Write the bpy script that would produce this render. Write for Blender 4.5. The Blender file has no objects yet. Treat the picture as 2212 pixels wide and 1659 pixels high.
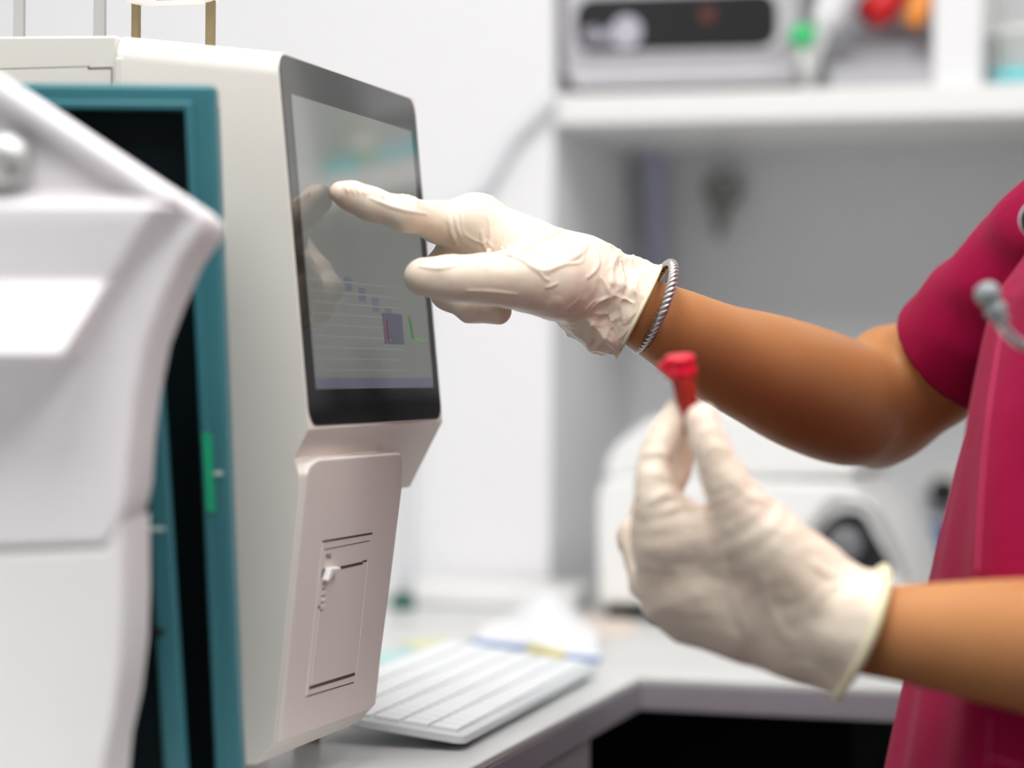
import bpy, bmesh, math, random
import numpy as np
from mathutils import Vector, noise as mnoise
random.seed(4)
rng = np.random.default_rng(4)
SC = bpy.context.scene
COL = SC.collection
# ------------------------------------------------------------------ camera
FPX, CX, CY, ROLL, CZ = 5223.0, 1106.0, 800.0, math.radians(.5), 1.135
CR = np.array([math.cos(ROLL), 0, math.sin(ROLL)])
CU = np.array([-math.sin(ROLL), 0, math.cos(ROLL)])
EYE = np.array([0, 0, CZ])
def ray(px, py):
    return np.array([0, 1., 0]) + (px-CX)/FPX*CR + (CY-py)/FPX*CU
def P(px, py, d):
    """point seen at a pixel of the photograph, d metres in front of the camera"""
    return EYE + ray(px, py)*d
def hit(px, py, P0, N):
    r = ray(px, py); return EYE + r*(((P0-EYE)@N)/(r@N))
cam = bpy.data.cameras.new('camera'); co = bpy.data.objects.new('camera', cam); COL.objects.link(co)
from mathutils import Matrix
co.matrix_world = Matrix(((CR[0],CU[0],0,EYE[0]),(CR[1],CU[1],-1,EYE[1]),(CR[2],CU[2],0,EYE[2]),(0,0,0,1)))
cam.sensor_width = 36; cam.lens = FPX*36/2212
cam.shift_y = (CY-829.5)/2212
cam.clip_start = .05
cam.dof.use_dof = True; cam.dof.focus_distance = 1.40; cam.dof.aperture_fstop = 3.0
SC.camera = co
SC.view_settings.view_transform = 'Standard'; SC.view_settings.look = 'None'
cy_ = SC.cycles; cy_.max_bounces = 7; cy_.diffuse_bounces = 4; cy_.glossy_bounces = 4; cy_.transmission_bounces = 6; cy_.transparent_max_bounces = 6; cy_.caustics_reflective = False; cy_.caustics_refractive = False; cy_.adaptive_threshold = .02
SC.view_settings.gamma = 1; SC.view_settings.exposure = 0.0; SC.view_settings.use_curve_mapping = False

# ------------------------------------------------------------------ materials
def mat(name, col, rough=.5, metal=0, spec=.5, sss=0, sssr=(1,.5,.3), coat=0, trans=0, ior=1.45, emit=None, es=0,
        bump=None, var=None, sheen=0, alpha=1, sscale=.01):
    m = bpy.data.materials.new(name); m.use_nodes = True
    nt = m.node_tree; b = nt.nodes['Principled BSDF']
    b.inputs['Base Color'].default_value = (*col, 1)
    b.inputs['Roughness'].default_value = rough; b.inputs['Metallic'].default_value = metal
    b.inputs['Specular IOR Level'].default_value = spec; b.inputs['IOR'].default_value = ior
    if sss:
        b.inputs['Subsurface Weight'].default_value = sss
        b.inputs['Subsurface Radius'].default_value = sssr
        b.inputs['Subsurface Scale'].default_value = sscale
    b.inputs['Coat Weight'].default_value = coat; b.inputs['Coat Roughness'].default_value = .03
    b.inputs['Transmission Weight'].default_value = trans
    b.inputs['Sheen Weight'].default_value = sheen
    b.inputs['Alpha'].default_value = alpha
    if emit is not None:
        b.inputs['Emission Color'].default_value = (*emit, 1); b.inputs['Emission Strength'].default_value = es
    tc = nt.nodes.new('ShaderNodeTexCoord')
    if var:   # (scale, amount, second colour)
        n = nt.nodes.new('ShaderNodeTexNoise'); n.inputs['Scale'].default_value = var[0]; n.inputs['Detail'].default_value = 4
        nt.links.new(tc.outputs['Object'], n.inputs['Vector'])
        r = nt.nodes.new('ShaderNodeMapRange'); r.inputs['From Min'].default_value = .35; r.inputs['From Max'].default_value = .7
        r.inputs['To Max'].default_value = var[1]
        nt.links.new(n.outputs['Fac'], r.inputs['Value'])
        mx = nt.nodes.new('ShaderNodeMix'); mx.data_type = 'RGBA'
        mx.inputs['A'].default_value = (*col, 1); mx.inputs['B'].default_value = (*var[2], 1)
        nt.links.new(r.outputs['Result'], mx.inputs['Factor']); nt.links.new(mx.outputs['Result'], b.inputs['Base Color'])
    if bump:  # list of (kind, scale, strength, distance)
        prev = None
        for kind, sc, st, di in bump:
            if kind == 'wave':
                n = nt.nodes.new('ShaderNodeTexWave'); n.inputs['Distortion'].default_value = 6; n.inputs['Detail'].default_value = 3; out = 'Fac'
            elif kind == 'voronoi':
                n = nt.nodes.new('ShaderNodeTexVoronoi'); out = 'Distance'
            else:
                n = nt.nodes.new('ShaderNodeTexNoise'); n.inputs['Detail'].default_value = 5; out = 'Fac'
            n.inputs['Scale'].default_value = sc
            nt.links.new(tc.outputs['Object'], n.inputs['Vector'])
            bp = nt.nodes.new('ShaderNodeBump'); bp.inputs['Strength'].default_value = st; bp.inputs['Distance'].default_value = di
            nt.links.new(n.outputs[out], bp.inputs['Height'])
            if prev: nt.links.new(prev.outputs['Normal'], bp.inputs['Normal'])
            prev = bp
        nt.links.new(prev.outputs['Normal'], b.inputs['Normal'])
    return m
M = {}
M['wall'] = mat('wall_paint', (.83,.83,.845), .6, bump=[('noise',300,.04,.001)])
M['niche'] = mat('niche_paint', (.86,.87,.89), .6, bump=[('noise',300,.04,.001)])
M['white'] = mat('white_laminate', (.84,.84,.83), .35)
M['ceil'] = mat('ceiling_paint', (.8,.8,.8), .8, bump=[('noise',80,.1,.002)])
M['floor'] = mat('floor_vinyl', (.07,.07,.075), .4, var=(6,.6,(.05,.052,.056)))
M['wall2'] = mat('grey_wall_paint', (.42,.42,.43), .6)
M['top'] = mat('counter_laminate', (.66,.665,.66), .3, var=(9,.6,(.56,.57,.57)))
M['fascia'] = mat('counter_edge', (.30,.275,.31), .45, var=(12,.5,(.24,.22,.25)))
M['cabinet'] = mat('cabinet_laminate', (.36,.33,.35), .45, var=(10,.5,(.30,.27,.29)))
M['dark'] = mat('dark_fronts', (.012,.014,.014), .6)  # shade of the open space under the counter, put into the colour
M['dark2'] = mat('dark_grey_panel', (.035,.037,.038), .5)
M['beige'] = mat('warm_white_plastic', (.83,.775,.71), .38, bump=[('noise',1600,.12,.0003)], var=(3,.5,(.81,.77,.72)))
M['beige2'] = mat('warm_white_plastic_front', (.78,.72,.68), .42, bump=[('noise',2200,.16,.0003)])
M['seam'] = mat('seam_shadow_gap', (.10,.06,.05), .8)
M['glass'] = mat('black_glass', (.010,.010,.011), .06, spec=.5, ior=1.75)
M['disp'] = mat('lit_display', (.02,.02,.02), .05, spec=.5, ior=2.35, emit=(.50,.51,.47), es=.25)
M['chart'] = mat('display_chart', (.02,.02,.03), .05, spec=.5, ior=2.1, emit=(.20,.21,.30), es=.28)
M['bar'] = mat('display_bar', (.02,.02,.03), .05, spec=.5, ior=2.3, emit=(.30,.31,.40), es=.28)
M['row'] = mat('display_row', (.02,.02,.03), .05, spec=.5, ior=2.35, emit=(.55,.56,.55), es=.27)
M['redc'] = mat('display_red', (.05,.0,.0), .2, emit=(.55,.10,.07), es=.35)
M['greenc'] = mat('display_green', (0,.05,0), .2, emit=(.14,.55,.08), es=.28)
M['teal'] = mat('teal_painted_metal', (.038,.172,.205), .30, bump=[('noise',900,.05,.0003)])
M['tealdark'] = mat('smoked_panel', (.004,.009,.011), .4, spec=.12)
M['green'] = mat('green_label', (.01,.42,.20), .5)
M['mark'] = mat('white_mark', (.6,.68,.68), .5)
M['scope'] = mat('white_instrument_plastic', (.80,.77,.79), .4, bump=[('noise',900,.05,.0003)])
M['scope2'] = mat('white_instrument_base', (.82,.81,.81), .4)
M['steel'] = mat('grey_steel', (.55,.55,.54), .35, .6)
M['bronze'] = mat('bronze_post', (.30,.24,.13), .4, .5)
M['silver'] = mat('silver_plastic', (.62,.61,.64), .3, .25)
M['blackp'] = mat('black_plastic', (.012,.012,.014), .3)
M['logo'] = mat('grey_print', (.50,.48,.56), .5)
M['rubber'] = mat('dark_rubber', (.01,.022,.02), .6)
M['mesh'] = mat('grey_mesh_metal', (.50,.50,.53), .5, .1, bump=[('voronoi',900,.6,.001)])
M['red'] = mat('red_plastic', (.62,.01,.015), .35)
M['orange'] = mat('orange_plastic', (.85,.30,.05), .4)
M['ggreen'] = mat('bright_green_plastic', (.05,.60,.20), .4)
M['cyan'] = mat('turquoise_liquid', (.22,.72,.78), .4)
M['clear'] = mat('clear_plastic', (.88,.90,.88), .25, alpha=.85)
M['yellow'] = mat('yellow_card', (.70,.62,.12), .5)
M['tealbox'] = mat('teal_card', (.05,.62,.62), .5)
M['paper'] = mat('white_paper', (.86,.86,.88), .5)
M['key'] = mat('white_key', (.84,.86,.88), .4)
M['keyb'] = mat('keyboard_tray', (.66,.70,.72), .35)
M['bluep'] = mat('blue_print', (.16,.30,.62), .5)
M['lilac'] = mat('lilac_cloth', (.40,.41,.56), .8)
M['olive'] = mat('olive_grey_metal', (.27,.28,.25), .5)
M['cable'] = mat('pale_grey_cable', (.72,.74,.77), .5)
M['blue'] = mat('blue_knob', (.03,.10,.32), .4)
M['glove'] = mat('latex_glove', (.80,.70,.575), .33, spec=.45, sss=.12, sssr=(1,.45,.3), sscale=.004,
                 var=(38,.55,(.82,.63,.52)), bump=[('noise',420,.16,.0006),('noise',90,.10,.002),('wave',16,.04,.004)])
M['gloverim'] = mat('latex_rolled_rim', (.84,.80,.54), .4, spec=.4)
M['skin'] = mat('brown_skin', (.50,.225,.088), .46, spec=.22, sss=.10, sssr=(1,.35,.15), sscale=.006,
                var=(22,.5,(.43,.180,.066)), bump=[('voronoi',700,.10,.0005),('noise',260,.10,.0006)])
M['scrub'] = mat('crimson_cotton', (.34,.0015,.052), .85, spec=.12, sheen=.05,
                 bump=[('noise',2600,.30,.0004),('noise',60,.30,.003),('wave',14,.10,.004)], var=(16,.6,(.27,.002,.034)))
M['stitch'] = mat('crimson_stitch', (.50,.03,.11), .8)
M['hair'] = mat('dark_brown_hair', (.018,.010,.006), .45, bump=[('wave',60,.6,.003)])
M['eye'] = mat('eye_white', (.75,.73,.70), .2); M['iris'] = mat('brown_iris', (.06,.025,.01), .15)
M['lip'] = mat('lip', (.40,.13,.10), .4); M['shoe'] = mat('white_shoe', (.75,.75,.75), .5)
M['chrome'] = mat('polished_metal', (.80,.80,.83), .18, 1)
M['bracelet'] = mat('oxidised_silver', (.60,.59,.56), .32, .9)
M['tip'] = mat('grey_rubber_tip', (.26,.30,.31), .35)
M['tubing'] = mat('grey_rubber_tube', (.05,.05,.055), .4)
M['redcap'] = mat('red_cap', (.72,.004,.03), .3)
M['redtube'] = mat('red_translucent_tube', (.80,.05,.03), .15, trans=.55, ior=1.35)
M['blood'] = mat('red_sample', (.45,.005,.004), .3)
M['lamp'] = mat('lamp_diffuser', (.9,.9,.9), .5, emit=(1,.99,.97), es=11.4)

# ------------------------------------------------------------------ object helpers
def obj(name, me, m, parent=None, smooth=False):
    if isinstance(me, bmesh.types.BMesh):
        bm = me; me = bpy.data.meshes.new(name); bm.to_mesh(me); bm.free()
    if m is not None: me.materials.append(M[m] if isinstance(m, str) else m)
    if smooth: me.polygons.foreach_set('use_smooth', [True]*len(me.polygons))
    o = bpy.data.objects.new(name, me); COL.objects.link(o)
    if parent is not None:
        o.parent = parent
        o.matrix_parent_inverse = parent.matrix_world.inverted() if parent.type == 'EMPTY' else parent.matrix_world.inverted()
    return o
def thing(name, label, cat, loc=(0,0,0), group=None):
    o = bpy.data.objects.new(name, None); COL.objects.link(o); o.location = loc
    o['label'] = label; o['category'] = cat
    if group: o['group'] = group
    bpy.context.view_layer.update()
    return o
def tag(o, label, cat, group=None, kind=None):
    o['label'] = label; o['category'] = cat
    if group: o['group'] = group
    if kind: o['kind'] = kind
    return o
def struct(name, me, m, parent=None):
    o = obj(name, me, m, parent)
    if parent is None: o['kind'] = 'structure'
    return o
def bevel(o, w, seg=3, ang=30):
    b = o.modifiers.new('bevel', 'BEVEL'); b.width = w; b.segments = seg; b.limit_method = 'ANGLE'; b.angle_limit = math.radians(ang)
    b.harden_normals = True
    o.data.polygons.foreach_set('use_smooth', [True]*len(o.data.polygons))
    return o
class Frame:
    def __init__(s, o, ex, ey, ez):
        s.o = np.array(o, float); s.ex, s.ey, s.ez = [np.array(v, float)/np.linalg.norm(v) for v in (ex, ey, ez)]
    def w(s, x, y, z=0): return s.o + s.ex*x + s.ey*y + s.ez*z
    def l(s, p): q = np.array(p)-s.o; return np.array([q@s.ex, q@s.ey, q@s.ez])
def prism(pts, fr, z0, z1, bm=None):
    """polygon in a frame's xy plane pulled from z0 to z1"""
    bm = bm or bmesh.new()
    a = [bm.verts.new(fr.w(x, y, z0)) for x, y in pts]; b = [bm.verts.new(fr.w(x, y, z1)) for x, y in pts]
    n = len(pts)
    fs = [bm.faces.new(a), bm.faces.new(b[::-1])]
    for i in range(n): fs.append(bm.faces.new((a[i], b[i], b[(i+1) % n], a[(i+1) % n])))
    bmesh.ops.recalc_face_normals(bm, faces=fs)
    return bm
def box(fr, x0, x1, y0, y1, z0, z1, bm=None):
    return prism([(x0,y0),(x1,y0),(x1,y1),(x0,y1)], fr, z0, z1, bm)
def union(bm1, bm2):
    me1 = bpy.data.meshes.new('a'); bm1.to_mesh(me1); bm1.free(); me2 = bpy.data.meshes.new('b'); bm2.to_mesh(me2); bm2.free()
    o1 = bpy.data.objects.new('a', me1); o2 = bpy.data.objects.new('b', me2); COL.objects.link(o1); COL.objects.link(o2)
    md = o1.modifiers.new('b', 'BOOLEAN'); md.operation = 'UNION'; md.solver = 'EXACT'; md.object = o2
    dg = bpy.context.evaluated_depsgraph_get(); me = bpy.data.meshes.new_from_object(o1.evaluated_get(dg))
    bpy.data.objects.remove(o1); bpy.data.objects.remove(o2)
    b = bmesh.new(); b.from_mesh(me); bmesh.ops.dissolve_limit(b, angle_limit=math.radians(.5), verts=b.verts, edges=b.edges); return b
def rrect(x0, x1, y0, y1, r, n=6):
    out = []
    for cx, cy, a in ((x1-r,y1-r,0),(x0+r,y1-r,90),(x0+r,y0+r,180),(x1-r,y0+r,270)):
        for i in range(n+1):
            t = math.radians(a+90*i/n); out.append((cx+r*math.cos(t), cy+r*math.sin(t)))
    return out
def smooth_path(pts, n=8, closed=False):
    """Catmull-Rom through points"""
    pts = [np.array(p, float) for p in pts]; out = []; L = len(pts)
    for i in range(L if closed else L-1):
        if closed: p0, p1, p2, p3 = pts[i-1], pts[i], pts[(i+1)%L], pts[(i+2)%L]
        else: p0, p1, p2, p3 = pts[max(i-1,0)], pts[i], pts[i+1], pts[min(i+2,L-1)]
        for k in range(n):
            t = k/n
            out.append(.5*((2*p1)+(-p0+p2)*t+(2*p0-5*p1+4*p2-p3)*t*t+(-p0+3*p1-3*p2+p3)*t**3))
    if not closed: out.append(pts[-1])
    return out
def tube(pts, r, seg=12, closed=False, bm=None, twist=0, lobes=0, amp=0):
    """round tube along a list of points; r a number or a list"""
    bm = bm or bmesh.new(); pts = [Vector(p) for p in pts]; n = len(pts)
    rr = r if isinstance(r, (list, tuple, np.ndarray)) else [r]*n
    rings = []; up = None
    for i, p in enumerate(pts):
        a = pts[(i-1) % n] if (closed or i > 0) else p; b = pts[(i+1) % n] if (closed or i < n-1) else p
        t = (b-a).normalized()
        if up is None: up = t.orthogonal().normalized()
        up = (up-t*up.dot(t)).normalized(); s = t.cross(up)
        ring = []
        for k in range(seg):
            an = 2*math.pi*k/seg
            q = rr[i]*(1+amp*math.cos(lobes*an+twist*i))
            ring.append(bm.verts.new(p+(up*math.cos(an)+s*math.sin(an))*q))
        rings.append(ring)
    m = n if closed else n-1
    for i in range(m):
        A, B = rings[i], rings[(i+1) % n]
        for k in range(seg): bm.faces.new((A[k], A[(k+1)%seg], B[(k+1)%seg], B[k]))
    if not closed: bm.faces.new(rings[0][::-1]); bm.faces.new(rings[-1])
    return bm
def lathe(prof, o, ax, seg=32, bm=None):
    """profile [(r, h)] turned about an axis"""
    bm = bm or bmesh.new(); o = Vector(o); ax = Vector(ax).normalized(); u = ax.orthogonal().normalized(); v = ax.cross(u)
    rings = [[bm.verts.new(o+ax*h+(u*math.cos(2*math.pi*k/seg)+v*math.sin(2*math.pi*k/seg))*max(r,1e-5)) for k in range(seg)] for r, h in prof]
    for A, B in zip(rings, rings[1:]):
        for k in range(seg): bm.faces.new((A[k], A[(k+1)%seg], B[(k+1)%seg], B[k]))
    bm.faces.new(rings[0][::-1]); bm.faces.new(rings[-1])
    bmesh.ops.recalc_face_normals(bm, faces=bm.faces)
    return bm

# ------------------------------------------------------------------ distance-field surfaces
def smin(a, b, k):
    if k <= 0: return np.minimum(a, b)
    h = np.clip(.5+.5*(b-a)/k, 0, 1)
    return b+(a-b)*h-k*h*(1-h)
def smax(a, b, k): return -smin(-a, -b, k)
def cone(p, A, B, ra, rb, fl=None):
    """tapered capsule; fl=(axis, factor) squeezes distances along an axis"""
    A = np.asarray(A); B = np.asarray(B)
    if fl is not None:
        ax, f = fl; ax = np.asarray(ax)/np.linalg.norm(ax)
        q = p+np.outer((p-A)@ax, ax)*(f-1); D = B-A; D = D+ax*(D@ax)*(f-1); q = q-A
    else: q = p-A; D = B-A
    t = np.clip(q@D/max(D@D, 1e-12), 0, 1)
    return np.linalg.norm(q-t[:,None]*D, axis=1)-(ra+(rb-ra)*t)
def sph(p, c, r): return np.linalg.norm(p-np.asarray(c), axis=1)-r
def ell(p, c, r, axes=None):
    q = p-np.asarray(c)
    if axes is not None: q = q@np.asarray(axes).T
    q = q/np.asarray(r); k = np.linalg.norm(q, axis=1)
    return (k-1)*min(r)
def chain(p, pts, k=0, fl=None):
    """pts: [(point, radius)]"""
    d = None
    for (a, ra), (b, rb) in zip(pts, pts[1:]):
        e = cone(p, a, b, ra, rb, fl); d = e if d is None else (np.minimum(d, e) if k == 0 else smin(d, e, k))
    return d
def dense(lst, n=5):
    a = [np.concatenate([np.asarray(c), [r]]) for c, r in lst]
    return [(q[:3], q[3]) for q in smooth_path(a, n)]
def crease(f, L, r):
    L = np.array(L); g = grad(f, L); g /= np.maximum(np.linalg.norm(g, axis=1), 1e-9)[:,None]
    t = np.linspace(0, 1, len(L)); rr = r*(.25+.75*np.sin(math.pi*np.clip(t*.9+.05,0,1)))
    return L-g*(rr*.35)[:,None], rr
def grad(f, v, e=4e-4):
    g = np.empty_like(v)
    for i in range(3):
        s = np.zeros(3); s[i] = e
        g[:, i] = (f(v+s)-f(v-s))/(2*e)
    return g
def march(f, px, py, d0=.8, d1=2.2):
    """first point of the field's surface seen at a pixel"""
    r = ray(px, py); t = d0
    for _ in range(200):
        d = f((EYE+r*t)[None])[0]
        if d < 1e-4: return EYE+r*t
        t += max(d*.7, 1e-4)
        if t > d1: return None
def sdf_mesh(name, f, lo, hi, h, relax=1.6, post=None):
    B = 8; lo = np.array(lo, float); hi = np.array(hi, float)
    nb = np.ceil((hi-lo)/(h*B)).astype(int); N = nb*B+1
    g = [np.arange(n) for n in nb]; bi = np.stack(np.meshgrid(*g, indexing='ij'), -1).reshape(-1, 3)
    dc = f(lo+(bi+.5)*B*h)
    V = np.ones(N, np.float32)
    act = np.abs(dc) < h*B*.87*relax+h
    for b in bi[(dc < 0) & ~act]:
        a = b*B; V[a[0]:a[0]+B+1, a[1]:a[1]+B+1, a[2]:a[2]+B+1] = -1
    ab = bi[act]; k = np.arange(B+1); off = np.stack(np.meshgrid(k, k, k, indexing='ij'), -1).reshape(-1, 3)
    for s in range(0, len(ab), 400):
        blk = ab[s:s+400]; pts = (blk[:, None]*B+off[None]).reshape(-1, 3)
        vals = f(lo+pts*h).astype(np.float32)
        V[pts[:,0], pts[:,1], pts[:,2]] = vals
    neg = V < 0
    cnt = np.zeros(N-1, np.int8)
    for dx in (0,1):
        for dy in (0,1):
            for dz in (0,1): cnt += neg[dx:N[0]-1+dx, dy:N[1]-1+dy, dz:N[2]-1+dz]
    cells = np.argwhere((cnt > 0) & (cnt < 8))
    ids = np.full(N-1, -1, np.int32); ids[cells[:,0], cells[:,1], cells[:,2]] = np.arange(len(cells))
    acc = np.zeros((len(cells), 3)); num = np.zeros(len(cells))
    cs = [(dx,dy,dz) for dx in (0,1) for dy in (0,1) for dz in (0,1)]
    for a in cs:
        for ax in range(3):
            if a[ax] == 0:
                b = list(a); b[ax] = 1
                A = cells+np.array(a); Bc = cells+np.array(b)
                va = V[A[:,0],A[:,1],A[:,2]]; vb = V[Bc[:,0],Bc[:,1],Bc[:,2]]
                c = (va < 0) != (vb < 0); t = np.where(c, va/(va-vb+1e-20), 0)
                acc[c] += (A+t[:,None]*(Bc-A))[c]; num[c] += 1
    verts = lo+acc/num[:,None]*h
    for _ in range(2):
        d = f(verts); gr = grad(f, verts); gg = np.maximum((gr**2).sum(1), .2)
        st = gr*(d/gg)[:,None]; ln = np.linalg.norm(st, axis=1); st *= np.minimum(1, h*.6/np.maximum(ln, 1e-9))[:,None]
        verts = verts-st
    faces = []
    for ax in range(3):
        o1, o2 = [(1,2),(2,0),(0,1)][ax]
        sl = [slice(1,N[i]-1) for i in range(3)]; sl[ax] = slice(0, N[ax]-1); s2 = list(sl); s2[ax] = slice(1, N[ax])
        a = neg[tuple(sl)]; b = neg[tuple(s2)]
        for flip, msk in ((False, a & ~b), (True, ~a & b)):
            e = np.argwhere(msk)+np.array([s.start for s in sl])
            if not len(e): continue
            q = []
            for du, dv in ((-1,-1),(0,-1),(0,0),(-1,0)):
                c = e.copy(); c[:,o1] += du; c[:,o2] += dv; q.append(ids[c[:,0],c[:,1],c[:,2]])
            q = np.stack(q, 1); faces.append(q[:, ::-1] if flip else q)
    faces = np.concatenate(faces)
    faces = faces[(faces >= 0).all(1)]
    if post is not None:
        n = grad(f, verts); n /= np.maximum(np.linalg.norm(n, axis=1), 1e-9)[:,None]
        verts = post(verts, n)
    me = bpy.data.meshes.new(name)
    me.vertices.add(len(verts)); me.vertices.foreach_set('co', verts.astype(np.float32).ravel())
    me.loops.add(faces.size); me.loops.foreach_set('vertex_index', faces.ravel().astype(np.int32))
    me.polygons.add(len(faces)); me.polygons.foreach_set('loop_start', np.arange(0, faces.size, 4, dtype=np.int32))
    try: me.polygons.foreach_set('loop_total', np.full(len(faces), 4, np.int32))
    except Exception: pass
    me.update(calc_edges=True); me.validate()
    me.polygons.foreach_set('use_smooth', [True]*len(me.polygons))
    return me

# ------------------------------------------------------------------ room frame: u runs along the left counter, n across it
TH = math.radians(16)
u = np.array([math.sin(TH), math.cos(TH), 0]); nn = np.array([math.cos(TH), -math.sin(TH), 0]); zz = np.array([0,0,1.])
HC = .235                                   # counter top below the eye
ZC = CZ-HC
def floorpt(px, py, h=HC): return hit(px, py, np.array([0,0,CZ-h]), zz)
CORN = floorpt(1384, 1462)                  # inner corner of the L
RF = Frame([CORN[0], CORN[1], 0], nn, u, zz)   # room frame: x = n, y = u, z up
wallp = floorpt(1100, 1296); DW = RF.l(wallp)[1]         # white wall distance
wx = RF.l(hit(1192, 700, wallp, u))[0]                     # where the white wall ends and the niche begins
DN = DW+.36
XL, XR, YB, ZT = -.86, 2.6, -3.9, 2.65
struct('floor', box(RF, XL-.1, XR+.1, YB-.1, DN+.1, -.1, 0), 'floor')
struct('ceiling', box(RF, XL-.1, XR+.1, YB-.1, DN+.1, ZT, ZT+.1), 'ceil')
struct('wall_left', box(RF, XL-.1, XL, YB-.1, DN+.1, 0, ZT), 'wall')
struct('wall_right', box(RF, XR, XR+.1, YB-.1, DN+.1, 0, ZT), 'wall')
struct('wall_rear', box(RF, XL, XR, YB-.1, YB, 0, ZT), 'wall2')
struct('wall_back', box(RF, XL, wx, DW, DN+.1, 0, ZT), 'wall')
struct('wall_niche', box(RF, wx, XR, DN, DN+.1, 0, ZT), 'niche')
struct('baseboard_rear', box(RF, XL, XR, YB, YB+.015, 0, .09), 'white')
# shelf board
sh = hit(1500, 265, RF.w(0, DW, 0), u); ZS0 = sh[2]; ZS1 = hit(1500, 197, RF.w(0, DW, 0), u)[2]
shelf = bevel(obj('wall_shelf', box(RF, wx, XR, DW-.005, DN, ZS0, ZS1), 'white'), .003)
tag(shelf, 'long white laminate wall shelf carrying the instruments above the counter', 'shelf')
def SP(px, py, du=0): return hit(px, py, RF.w(0, DW+du, 0), u)      # point on a plane parallel to the back wall
def SL(px, py, du=0): q = RF.l(SP(px, py, du)); return q[0], q[2]
SF = lambda du=0: Frame(RF.w(0, DW+du, 0), nn, zz, u)                # x = n, y = z, z = depth into wall

# counter
ct = thing('laboratory_counter', 'L shaped pale grey laminate worktop with a lilac grey front edge', 'counter', RF.w(-.3,-.3,0))
D0, T0 = -2.2, .0195
out = [(XL+.001,DW-.001),(XL+.001,D0),(0,D0),(0,0),(XR-.001,0),(XR-.001,DN-.001),(wx+.001,DN-.001),(wx+.001,DW-.001)]
bevel(obj('worktop', prism(out, RF, ZC-.006, ZC), 'top', ct), .0015)
T1 = ZC-.006-T0
bevel(obj('front_edge', prism([(0-.02,D0),(0,D0),(0,0),(XR,0),(XR,.02),(-.02,.02)], RF, T1, ZC-.006), 'fascia', ct), .001)
pe = RF.l(hit(1284, 1600, RF.w(0,0,0), nn))[1]
bevel(obj('base_cabinet', prism([(-.018,D0),(-.003,D0),(-.003,pe),(-.018,pe)], RF, .08, T1), 'cabinet', ct), .001)
obj('base_cabinet_end', box(RF, XL+.02, -.018, pe-.018, pe, .08, T1), 'cabinet', ct)
obj('back_panel', box(RF, XL+.02, XR, DW-.05, DW-.03, 0, T1), 'dark', ct)
obj('plinth', box(RF, XL+.05, -.06, D0, pe-.02, 0, .08), 'dark2', ct)
for i in range(8):
    x = .14+i*.30
    bevel(obj('cupboard_door', box(RF, x, x+.292, .16, .178, .09, T1-.006), 'dark', ct), .002)  # near-black panels stand in for the shaded open space below the worktop
    obj('door_strip', box(RF, x+.03, x+.05, .15, .16, .15, T1-.05), 'dark2', ct)
for sx in (XR-.03,): obj('end_panel', box(RF, sx, sx+.03, .02, DW-.05, 0, T1), 'cabinet', ct)

# ceiling lights
for i, (x, y) in enumerate(((.05,-.70),(1.15,-.70),(.05,-1.65),(1.15,-1.65))):
    lt = thing('ceiling_light', ['square ceiling light panel above the counter corner', 'square ceiling light panel above the wall shelf',
        'square ceiling light panel behind the camera at the counter side', 'square ceiling light panel behind the camera at the open side'][i], 'ceiling light', RF.w(x,y,ZT-.02), 'ceiling light panels')
    w = .36
    obj('frame', prism([(x-w,y-w),(x+w,y-w),(x+w,y+w),(x-w,y+w)], RF, ZT-.012, ZT-.001), 'white', lt)
    obj('diffuser', prism([(x-w+.02,y-w+.02),(x+w-.02,y-w+.02),(x+w-.02,y+w-.02),(x-w+.02,y+w-.02)], RF, ZT-.02, ZT-.013), 'lamp', lt)

# ------------------------------------------------------------------ analyzer
A0 = P(596, 108, 1.29)
AF = Frame([A0[0], A0[1], 0], nn, u, zz)           # x = n, y = u, z up; near side is y = 0
W = .235
def side(px, py, y=0): q = AF.l(hit(px, py, AF.w(0, y, 0), u)); return (q[0], q[2])
def slab(prof, y0, y1, bm=None):
    return prism(prof, Frame(AF.o, nn, zz, u), y0, y1, bm)
an = thing('blood_analyzer', 'warm white benchtop blood analyzer with a tilted black touch screen', 'analyzer', AF.w(-.1,W/2,ZC))
tf = side(596,108); sb = side(666,928); seam_t = side(252,73)
FT = .012
fw = side(885,1052,W)
head = [tf, sb, fw, (fw[0]-.02, fw[1]), (side(250,300)[0], fw[1]), seam_t]
bm = slab(head, 0, W)
bm.edges.ensure_lookup_table()
def toph(bm, w, prof, names):
    es = []
    for e in bm.edges:
        a, b = [AF.l(v.co) for v in e.verts]
        if a[1] < 1e-4 and b[1] < 1e-4:
            for p, q in names:
                if (abs(a[0]-p[0])+abs(a[2]-p[1]) < 1e-4 and abs(b[0]-q[0])+abs(b[2]-q[1]) < 1e-4) or (abs(b[0]-p[0])+abs(b[2]-p[1]) < 1e-4 and abs(a[0]-q[0])+abs(a[2]-q[1]) < 1e-4): es.append(e)
    bmesh.ops.bevel(bm, geom=es, offset=w, segments=7, affect='EDGES', profile=.5)
toph(bm, .014, head, [(seam_t, tf)])
W2 = side(862,1100)[0]; qq = side(650,1042); 
lowz = side(548,1655)[1]
# width of the lower body: where its far upper corner shows at (863,1050)
best = min((abs(side(863,1052,w_)[0]-qq[0]), w_) for w_ in np.arange(.12,.235,.001)); W2 = best[1]
side_pts = [side(636,990), qq, side(592,1606), side(550,1652), (side(300,1600)[0], side(550,1652)[1]), (side(250,300)[0]+.001, side(300,800)[1]), (side(600,800)[0], side(600,800)[1])]
lowz = side(550,1652)[1]
bm = union(bm, slab(side_pts, 0, W2))
bevel(obj('housing', bm, 'beige', an), .0035, 4, 25)
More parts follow.
